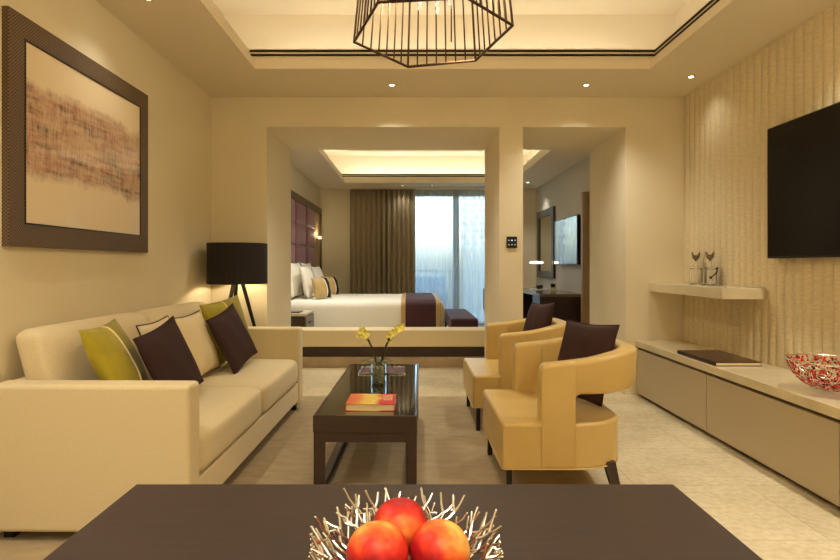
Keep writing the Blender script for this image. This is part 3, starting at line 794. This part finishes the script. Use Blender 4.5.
rho = (Rb * Rb + db * db) / (2 * db); am = math.asin(min(1, Rb / rho))
if db > rho: am = PI - am
def PB(phi, al, q=1.0): return (rho * q * math.sin(al) * math.cos(phi), rho * q * math.sin(al) * math.sin(phi), .004 + rho - rho * q * math.cos(al))
for k in range(330):
    phi = rnd.uniform(0, 2 * PI); al = am * math.sqrt(rnd.uniform(.01, 1)); d = rnd.uniform(-1, 1) * PI; L_ = rnd.uniform(.12, .28)
    pts = []
    for i in range(4):
        a2 = min(am * 1.02, max(.03, al + L_ * i / 3 * math.cos(d))); pts.append(PB(phi + L_ * i / 3 * math.sin(d) / max(.2, math.sin(a2)), a2))
    m.tube(pts, .0022, 5)
m.tube([PB(2 * PI * i / 60, am) for i in range(60)], .003, 6, closed=True)
child(m, 'wire_basket', M['silver'], wb, smooth=True)
M['bead_dark'] = mat('dark_beads', rgb(58, 40, 44), .3); M['bead_clear'] = mat('pearl_beads', rgb(220, 200, 176), .2)
for nm, mt, cnt, q, s in (('red_beads', 'red', 720, .965, 5), ('dark_beads', 'bead_dark', 260, .965, 6), ('pale_beads', 'bead_clear', 110, .975, 8)):
    bm_ = MB(); rnd = random.Random(s)
    for k in range(cnt):
        phi = rnd.uniform(0, 2 * PI); al = am * math.sqrt(rnd.uniform(.0, .93))
        bm_.sphere(PB(phi, al, q), rnd.uniform(.004, .0075), 6)
    tag(child(bm_, nm, M[mt], wb, smooth=True), kind='stuff')

# ------------------------------------------------------------------ televisions
tv = thing('television', 'large black flat television mounted on the ribbed right wall', 'television', (XR - .018, 3.0, 1.66))
child(MB().box(-.062, -.018, -.775, .775, -.436, .436), 'housing', M['bezel'], tv, bevel=.004, seg=2)
child(MB().box(-.0635, -.0622, -.765, .765, -.422, .428), 'screen', M['screen'], tv)
child(MB().box(-.018, 0, -.25, .25, -.2, .2), 'wall_mount', M['bezel'], tv)

# ------------------------------------------------------------------ switch plate on column
sw = thing('keypad_switch', 'square black keypad switch on the column between the openings', 'switch', (.912, YD - .001, 1.385))
child(MB().box(-.047, .047, -.010, 0, -.052, .052), 'plate', M['black'], sw, bevel=.003, seg=2)
bw = mat('switch_marking', rgb(190, 214, 240), .4); bl = mat('switch_lit_marking', rgb(120, 180, 255), .4, emit=((.4, .65, 1, 1), 1.2))
for i in range(3):
    for j in range(2):
        x = -.028 + i * .028; z = -.022 + j * .040
        b = MB().box(x - .006, x + .006, -.0115, -.010, z - .005, z + .005)
        child(b, 'button', bl if (i == 1 and j == 1) else bw, sw)

# ------------------------------------------------------------------ hanging wire lantern
HXC, HYC = .085, 2.26
ring_pts = [(-.014, 2.60), (.29, 2.52), (.39, 2.15), (.19, 1.925), (-.115, 1.96), (-.235, 2.31)]
pl = thing('wire_lantern_pendant', 'hanging dark bronze wire lantern with crystal bulbs above the coffee table', 'pendant light', (HXC, HYC, 2.10))
loc6 = [(x - HXC, y - HYC) for x, y in ring_pts]; ZTOP = .62; kt = .80
btm = MB(); btm.tube([(x, y, 0) for x, y in loc6], .0062, 6, closed=True)
child(btm, 'bottom_ring', M['bronze'], pl)
tpm = MB(); tpm.tube([(x * kt, y * kt, ZTOP) for x, y in loc6], .0045, 6, closed=True)
child(tpm, 'top_ring', M['bronze'], pl)
for i in range(6):
    a0, a1 = Vector(loc6[i]), Vector(loc6[(i + 1) % 6]); nseg = 7 if i not in (2,) else 7
    for k in range(nseg):
        q = a0.lerp(a1, k / nseg)
        rmain = .005 if k == 0 else .0036
        child(MB().tube([(q.x, q.y, 0), (q.x * kt, q.y * kt, ZTOP)], rmain, 5), 'rod', M['bronze'], pl)
sp6 = MB()
for x, y in loc6: sp6.tube([(x * kt, y * kt, ZTOP), (0, 0, ZTOP + .10)], .003, 5)
child(sp6, 'top_spider', M['bronze'], pl)
child(MB().tube([(0, 0, ZTOP + .08), (0, 0, 1.16)], .004, 6), 'cord', M['black'], pl)
child(MB().lathe([(.001, 1.145), (.055, 1.15), (.055, 1.178), (.001, 1.178)], n=24), 'canopy', M['bronze'], pl, smooth=True)
for i, (x, y, z, ln) in enumerate(((-.05, .03, .13, .09), (.02, .0, .10, .12), (.075, .03, .145, .07), (0, -.06, .2, .09), (.05, .08, .22, .09))):
    cbx = MB()
    zz = z
    while zz < z + ln: cbx.sphere((x + random.uniform(-.004, .004), y, zz), .0085, 8); zz += .014
    child(cbx, 'crystal_drop', M['crystal'], pl)
    child(MB().tube([(x, y, z + ln), (x * .6, y * .6, .45), (0, 0, ZTOP + .09)], .002, 5), 'lamp_wire', M['bronze'], pl)
child(MB().tube([(.085, .10, -.0 + .02), (.085, .10, .16)], .003, 5), 'drop_rod', M['bronze'], pl)
child(MB().tube([(.085, .10, .16), (.03, .03, ZTOP + .08)], .002, 5), 'lamp_wire', M['bronze'], pl)
l = bpy.data.lights.new('lantern_glow', 'POINT'); l.energy = 20; l.color = (1, .8, .5); l.shadow_soft_size = .06
lo = bpy.data.objects.new('lantern_glow', l); lo.location = (0, 0, .32); lo.parent = pl; C.objects.link(lo)

# ------------------------------------------------------------------ foreground table with bowl and peaches
dt = thing('dining_table', 'dark brown table top filling the bottom foreground', 'table', (-.012, .62, 0))
child(MB().box(-.527, .527, -.48, .48, .715, .75), 'tabletop', M['desk_wood'], dt, bevel=.002, seg=2)
child(MB().box(-.47, .47, -.42, .42, .64, .714), 'apron', M['desk_wood'], dt)
for x in (-.45, .45):
    for y in (-.41, .41): child(MB().box(x - .03, x + .03, y - .03, y + .03, 0, .64), 'leg', M['desk_wood'], dt)
FBX, FBY = -.006, .725
def coral(R, depth, seed, trunks, r0):
    rnd = random.Random(seed); rho = (R * R + depth * depth) / (2 * depth); am_ = math.asin(R / rho)
    def P(phi, q, j=0): a = am_ * q; return (rho * math.sin(a) * math.cos(phi), rho * math.sin(a) * math.sin(phi), rho - rho * math.cos(a) + j)
    lev = [.10, .28, .45, .61, .75, .88, 1.0]; m = MB()
    def grow(phi, q0, l, spread, r, jz):
        if l >= len(lev): return
        q1 = lev[l] * rnd.uniform(.97, 1.03); 
        kids = [-1, 1] if rnd.random() < (1, 1, .75, .6, .45, .5, .75)[l] else [rnd.choice([-.7, .7])]
        for k in kids:
            p1 = phi + k * spread * rnd.uniform(.7, 1.25); j1 = jz + rnd.uniform(-.0025, .0025) * l
            qm = (q0 + q1) / 2
            m.tube([P(phi, q0, jz), P(phi + (p1 - phi) * .68, qm, (jz + j1) / 2), P(p1, q1, j1)], [r, r * .92, r * .84], 6)
            m.sphere(P(p1, q1, j1), r * .88, 6)
            grow(p1, q1, l + 1, (.20, .17, .13, .115, .10, .09, .085)[l], r * .93, j1)
    for k in range(trunks): grow(2 * PI * k / trunks, .10, 1, PI / trunks * .55, r0, 0)
    m.tube([P(2 * PI * i / 24, .10) for i in range(24)], r0, 6, closed=True)
    return m
bowl = coral(.121, .052, 5, 13, .0029)
fb = thing('coral_fruit_bowl', 'silver coral branch bowl holding peaches on the foreground table', 'bowl', (FBX, FBY, .7505))
bowl.v = [(x, y, z + .018) for x, y, z in bowl.v]
child(bowl, 'branches', M['silver'], fb, smooth=True)
ftm = MB().tube([(.045 * math.cos(2 * PI * i / 32), .045 * math.sin(2 * PI * i / 32), .0025) for i in range(32)], .0025, 6, closed=True)
for k in range(9):
    a = 2 * PI * k / 9; ftm.tube([(.045 * math.cos(a), .045 * math.sin(a), .003), (.034 * math.cos(a), .034 * math.sin(a), .022)], .0024, 6)
child(ftm, 'foot', M['silver'], fb, smooth=True)
def peach(x, y, z, r, label, dirv, bias, rot, crease=0.0):
    m = MB(); n = 40; rings = []
    def P3(th, ph):
        q = r * (1 - .10 * math.exp(-((th) / .30) ** 2) - .02 * math.exp(-((PI - th) / .3) ** 2))
        d = math.atan2(math.sin(ph), math.cos(ph)); q *= 1 - .028 * math.exp(-(d / .10) ** 2) * math.sin(th) ** .5
        return (q * math.sin(th) * math.cos(ph), q * math.sin(th) * math.sin(ph), q * math.cos(th) * .97)
    for i in range(1, n): rings.append([P3(PI * i / n, 2 * PI * j / n) for j in range(n)])
    m.loft(rings)
    root = m.build('peach', peach_mat('peach_skin', dirv, bias), smooth=True, angle=180)
    root.location = (x, y, z); root.rotation_euler = rot
    return tag(root, label, 'peach', 'peaches in the coral bowl')
peach(-.0412, .690, .824, .0388, 'left front peach, red with orange blush, in silver bowl', (-.15, .45, .85), -.14, (0, 0, 0))
peach(.0362, .699, .823, .0378, 'right front peach with the most yellow shoulder, in silver bowl', (.55, .15, .8), -.12, (0, 0, 0))
peach(-.0145, .7625, .824, .0382, 'topmost rear peach, mostly red with orange centre, in silver bowl', (-.1, -.95, .1), -.34, (0, 0, 0))

# ================================================================== BEDROOM
# upholstered low divider bench
ub = thing('upholstered_bench', 'long low beige upholstered bench across the bedroom opening', 'bench', (0, 0, 0))
YB0, YB1 = 6.45, 6.79
child(MB().box(-1.72, 1.0, YB0, YB1, .236, .43), 'seat', M['sofa'], ub, bevel=.012)
child(MB().box(-1.70, .98, YB0 + .03, YB1 - .02, .12, .235), 'base', M['dark_wood'], ub)
child(MB().box(-1.72, 1.0, YB0 - .005, YB1, 0, .12), 'plinth', mat('stone_plinth', rgb(172, 152, 122), .35, vary=(6, rgb(158, 138, 108), 4)), ub)

# bed
bX0, bXF, bY0, bY1, bZ = -1.70, .46, 7.52, 9.42, .70
def bed_shell(x0, x1, e, z0, nx=16, cap=True, r=.10, wr=.006, open_=False):
    rings = []
    for i in range(nx + 1):
        x = x0 + (x1 - x0) * i / nx
        k = max(0, x - (bXF - r)); drop = r - math.sqrt(max(0, r * r - k * k))
        ya, yb = bY0 - e + drop, bY1 + e - drop; zt_ = bZ + e - drop; rr = .10
        sec = [(ya - .02, z0), (ya - .012, (z0 + zt_ - rr) / 2)]
        sec += [(ya + rr - rr * math.cos(a), zt_ - rr + rr * math.sin(a)) for a in [PI / 2 * q / 6 for q in range(7)]]
        for q in range(1, 10):
            yy = ya + rr + (yb - ya - 2 * rr) * q / 10; sec.append((yy, zt_ + .012 * math.sin(PI * q / 10) + wr * math.sin(9 * x + 2 * q)))
        sec += [(yb - rr + rr * math.sin(a), zt_ - rr + rr * math.cos(a)) for a in [PI / 2 * q / 6 for q in range(7)]]
        sec += [(yb + .012, (z0 + zt_ - rr) / 2), (yb + .02, z0)]
        if open_:
            me_ = [(min(max(yy, bY0 - .004 + drop), bY1 + .004 - drop) if False else yy * 1.0, zz) for yy, zz in sec]
            cyc = (bY0 + bY1) / 2
            inn = [(cyc + (yy - cyc) * (1 - .008 / 1.0), zz - .008 if zz > .6 else zz) for yy, zz in sec]
            sec = sec + inn[::-1]
        rings.append([(x, yy, zz) for yy, zz in sec])
    return MB().loft(rings, cap=True)
bed = thing('bed', 'wide double bed made up with white duvet in the bedroom', 'bed', (0, 0, 0))
child(MB().box(bX0, bXF - .08, bY0 + .06, bY1 - .06, 0, .26), 'bed_base', M['dark_wood'], bed)
child(bed_shell(bX0, bXF - .001, 0, .262, 40), 'duvet', M['white'], bed, smooth=True, angle=60)
def runner(a0, a1, e, name, mt, par):
    outer = bed_shell(a0, a1, e, .27, 14, open_=True); o = child(outer, name, M[mt], par, smooth=True, angle=60)
    return o
br = thing('bed_runner', 'plum bed runner with gold borders across foot of the bed', 'bed runner', (0, 0, 0))
runner(-.075, .335, .016, 'centre_band', 'purple', br)
runner(-.135, -.076, .014, 'gold_border', 'gold', br); runner(.336, .405, .014, 'gold_border', 'gold', br)

def flat_cushion(name, label, w, h, t, m_, c, rz, lean, cat='pillow', group=None, bands=None):
    root = thing(name, label, cat, c, 0, group)
    root.rotation_euler = (0, -lean, rz)
    mm, bd, pos = pillow_mesh(w, h, t)
    mm.v = [(y, x, z) for x, y, z in mm.v]; mm.f = [tuple(reversed(f)) for f in mm.f]
    if bands:
        mats = [M[m_]] + [M[b[2]] for b in bands]
        mm.mi = []
        for f in mm.f:
            cyy = sum(mm.v[i][1] for i in f) / len(f) / w + .5; k = 0
            for bi, (b0, b1, _) in enumerate(bands):
                if b0 <= cyy < b1: k = bi + 1
            mm.mi.append(k)
        child(mm, 'cover', mats, root, smooth=True, angle=180)
    else: child(mm, 'cover', M[m_], root, smooth=True, angle=180)
    return root
zt0 = .735
for yy, w1, w2 in ((8.02, 'large white pillow standing at near side of bed against headboard', 'white pillow leaning in front of the nearer upright pillow'), (8.93, 'large white pillow standing at far side of bed against headboard', 'white pillow leaning in front of the farther upright pillow')):
    flat_cushion('bed_pillow', w1, .80, .50, .13, 'white', (-1.655, yy, zt0 + .235), 0, .10, group='white bed pillows')
    flat_cushion('bed_pillow', w2, .70, .46, .14, 'white', (-1.47, yy, zt0 + .205), 0, .25, group='white bed pillows')
gb = [(.30, .36, 'white'), (.10, .30, 'black_matte')]
flat_cushion('accent_pillow', 'nearer gold pillow with black and white band on the bed', .34, .30, .13, 'gold', (-1.25, 7.84, zt0 + .125), -.6, .30, 'cushion', 'gold banded bed cushions', bands=[(.58, .64, 'white'), (.64, .86, 'black_matte')])
flat_cushion('accent_pillow', 'farther gold pillow with black and white band on the bed', .34, .30, .13, 'gold', (-1.25, 8.72, zt0 + .125), -.6, .30, 'cushion', 'gold banded bed cushions', bands=[(.58, .64, 'white'), (.64, .86, 'black_matte')])

# headboard wall panel
hb = thing('headboard', 'tall mauve padded headboard in dark wood frame on bedroom left wall', 'headboard', (0, 0, 0))
hx0, hx1 = XL + .001, XL + .04
child(MB().box(hx0, hx1 - .015, 6.5, 10.9, .0, 2.27), 'backing_board', M['dark_wood'], hb)
fr = MB().box(hx1 - .014, hx1 + .035, 6.5, 10.9, 2.16, 2.27).box(hx1 - .014, hx1 + .035, 10.80, 10.9, .0, 2.159).box(hx1 - .014, hx1 + .02, 10.12, 10.2, .0, 2.159).box(hx1 - .014, hx1 + .02, 6.5, 6.7, 0, 2.159)
child(fr, 'frame', mat('frame_brown_wood', rgb(98, 76, 58), .4), hb)
child(MB().box(hx1 - .014, hx1 + .012, 10.21, 10.79, .0, 2.15), 'side_panel', M['wood_mid'], hb)
for i in range(4):
    for j in range(3):
        y0 = 6.72 + i * .849; z0 = 1.16 + j * .332
        child(soft_box(hx1 - .012, hx1 + .035, y0, y0 + .845, z0, z0 + .328, .02, .022, n=5, axis='x'), 'padded_panel', M['mauve'], hb, smooth=True, angle=180)
child(MB().box(hx1 - .014, hx1 + .012, 6.72, 10.11, .75, 1.15), 'lower_panel', M['dark_wood'], hb)
wl = thing('wall_sconce', 'small brass reading light glowing on the headboard side panel', 'wall light', (hx1 + .014, 10.45, 1.66))
child(MB().box(0, .10, -.10, .10, -.012, .0), 'shelf_plate', M['brass'], wl)
child(MB().lathe([(.001, .002), (.03, .004), (.034, .05), (.001, .055)], c=(.05, 0, 0), n=16), 'glowing_cup', mat('sconce_cup', rgb(255, 220, 160), .4, emit=((1, .75, .4, 1), 1.6)), wl, smooth=True)
l = bpy.data.lights.new('sconce_glow', 'POINT'); l.energy = 1.6; l.color = (1, .8, .5); l.shadow_soft_size = .03
lo = bpy.data.objects.new('sconce_glow', l); lo.location = (.09, 0, .10); lo.parent = wl; C.objects.link(lo)

# nightstand
ns = thing('nightstand', 'dark wood nightstand with pale top beside the bed', 'nightstand', (-1.53, 7.12, 0))
child(MB().box(-.22, .235, -.29, .29, .0, .555), 'body', M['dark_wood'], ns, bevel=.003, seg=2)
child(MB().box(-.225, .245, -.295, .295, .556, .585), 'top', mat('pale_nightstand_top', rgb(198, 184, 156), .3), ns, bevel=.003, seg=2)
for z0, z1 in ((.30, .54), (.03, .28)):
    d = child(MB().box(.236, .25, -.275, .275, z0, z1), 'drawer', mat('grey_drawer_front', rgb(120, 110, 98), .35), ns)
    child(MB().box(.251, .262, -.10, .10, z1 - .09, z1 - .07), 'handle', M['black'], d)
tag(MB().box(-1.66, -1.38, 6.92, 7.16, .586, .598).build('notepad_folder', M['dark_wood']), 'thin dark folder on the nightstand top', 'folder')

# ottoman at bed foot
ot = thing('bed_bench', 'plum upholstered bench at the foot of the bed', 'bench', (.70, 8.2, 0))
child(MB().box(-.18, .19, -.82, .82, .30, .475), 'seat', M['purple'], ot, bevel=.03)
for x in (-.15, .15):
    for y in (-.75, .75): child(MB().box(x - .02, x + .02, y - .02, y + .02, 0, .30), 'leg', M['dark_wood'], ot)

# window in back wall
wn = MB(); fy0, fy1 = YE + .03, YE + .08
wn.box(WX0, WX1, fy0, fy1, WZ - .05, WZ).box(WX0, WX1, fy0, fy1, 0, .05)
for x, w_ in ((WX0, .05), (-.10, .06), (.84, .12), (WX1 - .05, .05)): wn.box(x, x + w_, fy0 - .01, fy1, .05, WZ - .05)
wf = struct('window_1', wn, M['frame_brown'])
child(MB().box(WX0 + .05, -.10, YE + .05, YE + .056, .05, WZ - .05).box(-.04, .84, YE + .05, YE + .056, .05, WZ - .05).box(.96, WX1 - .05, YE + .05, YE + .056, .05, WZ - .05), 'panes', M['pane'], wf)

def drape(x0, x1, y, z0, z1, folds, amp, seed, thick=.003, rows=6):
    rnd = random.Random(seed); n = folds * 10; xs = []; ph = 0
    m = MB(); rings = []
    off = [rnd.uniform(.7, 1.3) for _ in range(folds + 2)]; fr_ = [rnd.uniform(-.5, .5) for _ in range(folds + 2)]
    for r_ in range(rows + 1):
        t = r_ / rows; z = z1 + (z0 - z1) * t; row = []
        for i in range(n + 1):
            q = i / n; f = q * folds; k = int(f)
            a = off[k] * (1 - (f - k)) + off[k + 1] * (f - k)
            yy = y + amp * a * math.sin(2 * PI * f + fr_[k] * .5 * t) * (.7 + .3 * t)
            row.append((x0 + (x1 - x0) * q + .3 * amp * math.sin(2 * PI * f * 2) * .3, yy, z))
        rings.append(row)
    fs = []; W_ = n + 1
    for r_ in range(rows):
        for i in range(n): fs.append((r_ * W_ + i, r_ * W_ + i + 1, (r_ + 1) * W_ + i + 1, (r_ + 1) * W_ + i))
    m.add([p for r in rings for p in r], fs)
    return m
dr = drape(-1.19, .08, 10.90, .012, 2.655, 13, .055, 4).build('window_drape', M['taupe'], smooth=True, angle=180)
s_ = dr.modifiers.new('solid', 'SOLIDIFY'); s_.thickness = .004
tag(dr, 'taupe brown pleated drape hanging left of the bright bedroom window', 'curtain')
sh = drape(-.15, 1.98, 11.03, .012, 2.655, 22, .022, 9).build('sheer_curtain', M['sheer'], smooth=True, angle=180)
tag(sh, 'white sheer curtain glowing in front of the bedroom window', 'curtain')
tag(MB().box(-1.25, 2.05, 10.86, 11.10, 2.66, 2.699).build('curtain_track', M['ceil']), 'pale curtain track at the ceiling over the bedroom drapes', 'curtain track')

# balcony beyond
st_m = mat('balcony_stone', rgb(170, 178, 186), .6); pale = mat('facade_screen', rgb(206, 214, 216), .7)
struct('floor_balcony', MB().box(-2.5, 3.5, YE + .12, 13.4, -.15, -.01), st_m)
rl = thing('balcony_railing', 'pale balcony railing seen through the sheer curtain', 'railing', (0, 13.2, -.01))
child(MB().box(-2.4, 3.4, -.03, .03, 1.02, 1.07), 'handrail', M['frame_brown'], rl)
child(MB().box(-2.4, 3.4, -.006, .006, .06, 1.0), 'glass_panel', M['pane'], rl)
for x in (-2.3, -1.2, -.1, 1.0, 2.1, 3.2): child(MB().box(x - .02, x + .02, -.02, .02, 0, 1.03), 'post', M['frame_brown'], rl)
# perforated screen to the right of the balcony
ps = thing('facade_screen', 'pale perforated screen wall outside behind right sheer curtain', 'screen', (1.95, 13.0, -.01))
pm = MB()
for i in range(9):
    for j in range(22):
        z = .02 + j * .15; x = -.78 + i * .2 + (.05 if j % 2 else 0)
        pm.box(x, x + .14, -.02, .02, z, z + .09)
for j in range(23): pm.box(-.8, 1.1, -.015, .015, j * .15 - .02 + .01, j * .15 + .02)
child(pm, 'lattice', pale, ps)
lc = thing('balcony_lounger', 'blue grey balcony armchair seen through the sheer curtain', 'chair', (.42, 12.2, -.01))
bg = mat('balcony_wicker', rgb(120, 150, 180), .7)
child(MB().box(-.36, .36, -.35, .35, .2, .42), 'seat', bg, lc, bevel=.04)
child(MB().box(-.36, .36, .22, .36, .4, .95), 'backrest', bg, lc, bevel=.05)
for x in (-.36, .28): child(MB().box(x, x + .08, -.34, .25, .4, .62), 'arm', bg, lc, bevel=.02)
for x in (-.3, .3):
    for y in (-.3, .3): child(MB().box(x - .02, x + .02, y - .02, y + .02, 0, .22), 'leg', bg, lc)

# desk side of bedroom
wp = MB().box(2.385, XR - .001, 7.78, 7.86, 0, 2.2).build('trim_1', M['wood_mid']); tag(wp, kind='structure')
dk = thing('writing_desk', 'dark wood writing desk along the bedroom right wall', 'desk', (2.155, 9.0, 0))
child(MB().box(-.32, .32, -1.0, 1.2, .725, .765), 'desktop', mat('desk_gloss_top', rgb(120, 104, 86), .12), dk, bevel=.003, seg=2)
child(MB().box(-.31, .31, -.98, -.94, 0, .724), 'end_panel', M['dark_wood'], dk)
child(MB().box(-.31, .31, 1.14, 1.18, 0, .724), 'end_panel', M['dark_wood'], dk)
child(MB().box(.27, .31, -.94, 1.14, .1, .724), 'modesty_panel', M['dark_wood'], dk)
child(MB().box(-.30, .27, -.939, -.45, .10, .72), 'drawer_pedestal', M['dark_wood'], dk)
t2 = thing('television', 'smaller bedroom television reflecting the window, above the desk', 'television', (XR - .001, 8.66, 1.545))
child(MB().box(-.10, -.055, -.645, .645, -.36, .36), 'housing', M['bezel'], t2, bevel=.003, seg=2)
child(MB().box(-.1025, -.1005, -.63, .63, -.345, .345), 'screen', mat('bedroom_screen', rgb(24, 26, 28), .04, spec=1.0, coat=1.0), t2)
child(MB().box(-.055, 0, -.2, .2, -.15, .15), 'wall_mount', M['bezel'], t2)
mi = thing('wall_mirror', 'tall dark framed mirror beyond the bedroom television', 'mirror', (XR - .001, 10.22, .95))
child(MB().ring((-.03, -.0, -.52, .52), (-.03, 0, -.62, .62), 0, .0001).v and MB().box(-.045, 0, -.62, -.50, 0, 1.24).box(-.045, 0, .50, .62, 0, 1.24).box(-.045, 0, -.50, .50, 0, .12).box(-.045, 0, -.50, .50, 1.12, 1.24), 'frame', mat('mirror_frame', rgb(74, 66, 52), .4), mi)
child(MB().box(-.02, 0, -.50, .50, .12, 1.12), 'mirror_glass', mat('mirror', rgb(200, 200, 190), .02, metal=1.0), mi)
dlamp = thing('desk_lamp', 'slim desk lamp with flat glowing white head on bedroom desk', 'lamp', (2.24, 10.0, .766))
child(MB().lathe([(.001, 0), (.075, 0), (.075, .012), (.001, .015)], n=24), 'base', M['chrome'], dlamp, smooth=True)
child(MB().tube([(0, 0, .012), (0, 0, .44)], .008, 8), 'pole', M['chrome'], dlamp, smooth=True)
child(MB().lathe([(.001, .435), (.10, .438), (.125, .455), (.10, .478), (.001, .482)], n=28), 'head', mat('lamp_head_glow', rgb(255, 246, 225), .4, emit=((1, .92, .75, 1), 2.5)), dlamp, smooth=True)
ty = thing('tea_tray', 'small tray with two dark cups on bedroom desk', 'tray', (2.18, 9.45, .766))
child(MB().prism(rrect(-.14, .14, -.2, .2, .03, 4), 0, .012), 'tray', M['ceramic'], ty)
for k, (x, y, lab) in enumerate(((-.05, -.08, 'small dark cup at near end of the bedroom desk tray'), (.03, .07, 'small dark cup at far end of the bedroom desk tray'))):
    tag(MB().lathe([(.001, 0), (.025, 0), (.034, .06), (.031, .06), (.023, .006), (.001, .005)], c=(0, 0, 0), n=18).build('cup', M['dark_wood'], smooth=True, local=(0, 0, 0)), lab, 'cup', 'cups on the desk tray').location = (2.18 + x, 9.45 + y, .7785)
cd = thing('menu_card_holder', 'small upright black card beside the tray on bedroom desk', 'card', (2.30, 9.08, .766))
child(MB().box(-.05, .05, -.01, .01, 0, .12), 'card', M['ceramic'], cd); child(MB().box(-.035, .035, -.012, -.0101, .05, .11), 'dark_panel', M['black'], cd)
# chair shape standing in for reflections on the glass desk side
dc = thing('reflection_standin_chair', 'pale grey chair shape standing in for reflections on the bedroom desk side', 'chair', (1.42, 8.75, 0))
child(MB().box(-.25, .25, -.25, .25, .38, .48), 'seat', M['grey_reflection'], dc, bevel=.04)
child(MB().box(-.27, -.19, -.24, .24, .46, .82), 'backrest', M['grey_reflection'], dc, bevel=.03)
for x in (-.2, .2):
    for y in (-.2, .2): child(MB().tube([(x * 1.1, y * 1.1, 0), (x, y, .39)], .014, 8), 'leg', M['chrome'], dc, smooth=True)

# ------------------------------------------------------------------ world and daylight
w = bpy.data.worlds.new('sky_world'); sc.world = w; w.use_nodes = True; nt = w.node_tree
bgN = nt.nodes['Background']; sky = nt.nodes.new('ShaderNodeTexSky')
sky.sky_type = 'NISHITA'; sky.sun_elevation = math.radians(48); sky.sun_rotation = math.radians(200); sky.sun_disc = False; sky.air_density = 1.2; sky.dust_density = 3
nt.links.new(sky.outputs['Color'], bgN.inputs['Color']); bgN.inputs['Strength'].default_value = .84
po = area('window_portal', ((WX0 + WX1) / 2, YE + .2, 1.3), (-PI / 2, 0, 0), WX1 - WX0, 2.6, 1, (1, 1, 1))
po.data.cycles.is_portal = True

# ------------------------------------------------------------------ camera and colour
cam = bpy.data.cameras.new('camera'); co = bpy.data.objects.new('camera', cam); C.objects.link(co)
co.location = (0, 0, 1.18); co.rotation_euler = (PI / 2, 0, 0); cam.sensor_width = 36; cam.lens = 24; cam.shift_x = 9 / 840; cam.shift_y = -15 / 840; cam.clip_start = .05
sc.camera = co
sc.view_settings.view_transform = 'Standard'; sc.view_settings.look = 'None'; sc.view_settings.exposure = 0.76; sc.view_settings.gamma = 1; sc.view_settings.use_curve_mapping = False
sc.cycles.use_denoising = True
sc.cycles.max_bounces = 10; sc.cycles.diffuse_bounces = 6; sc.cycles.glossy_bounces = 4; sc.cycles.transmission_bounces = 8; sc.cycles.transparent_max_bounces = 16
sc.cycles.caustics_reflective = False; sc.cycles.caustics_refractive = False; sc.cycles.sample_clamp_indirect = 6
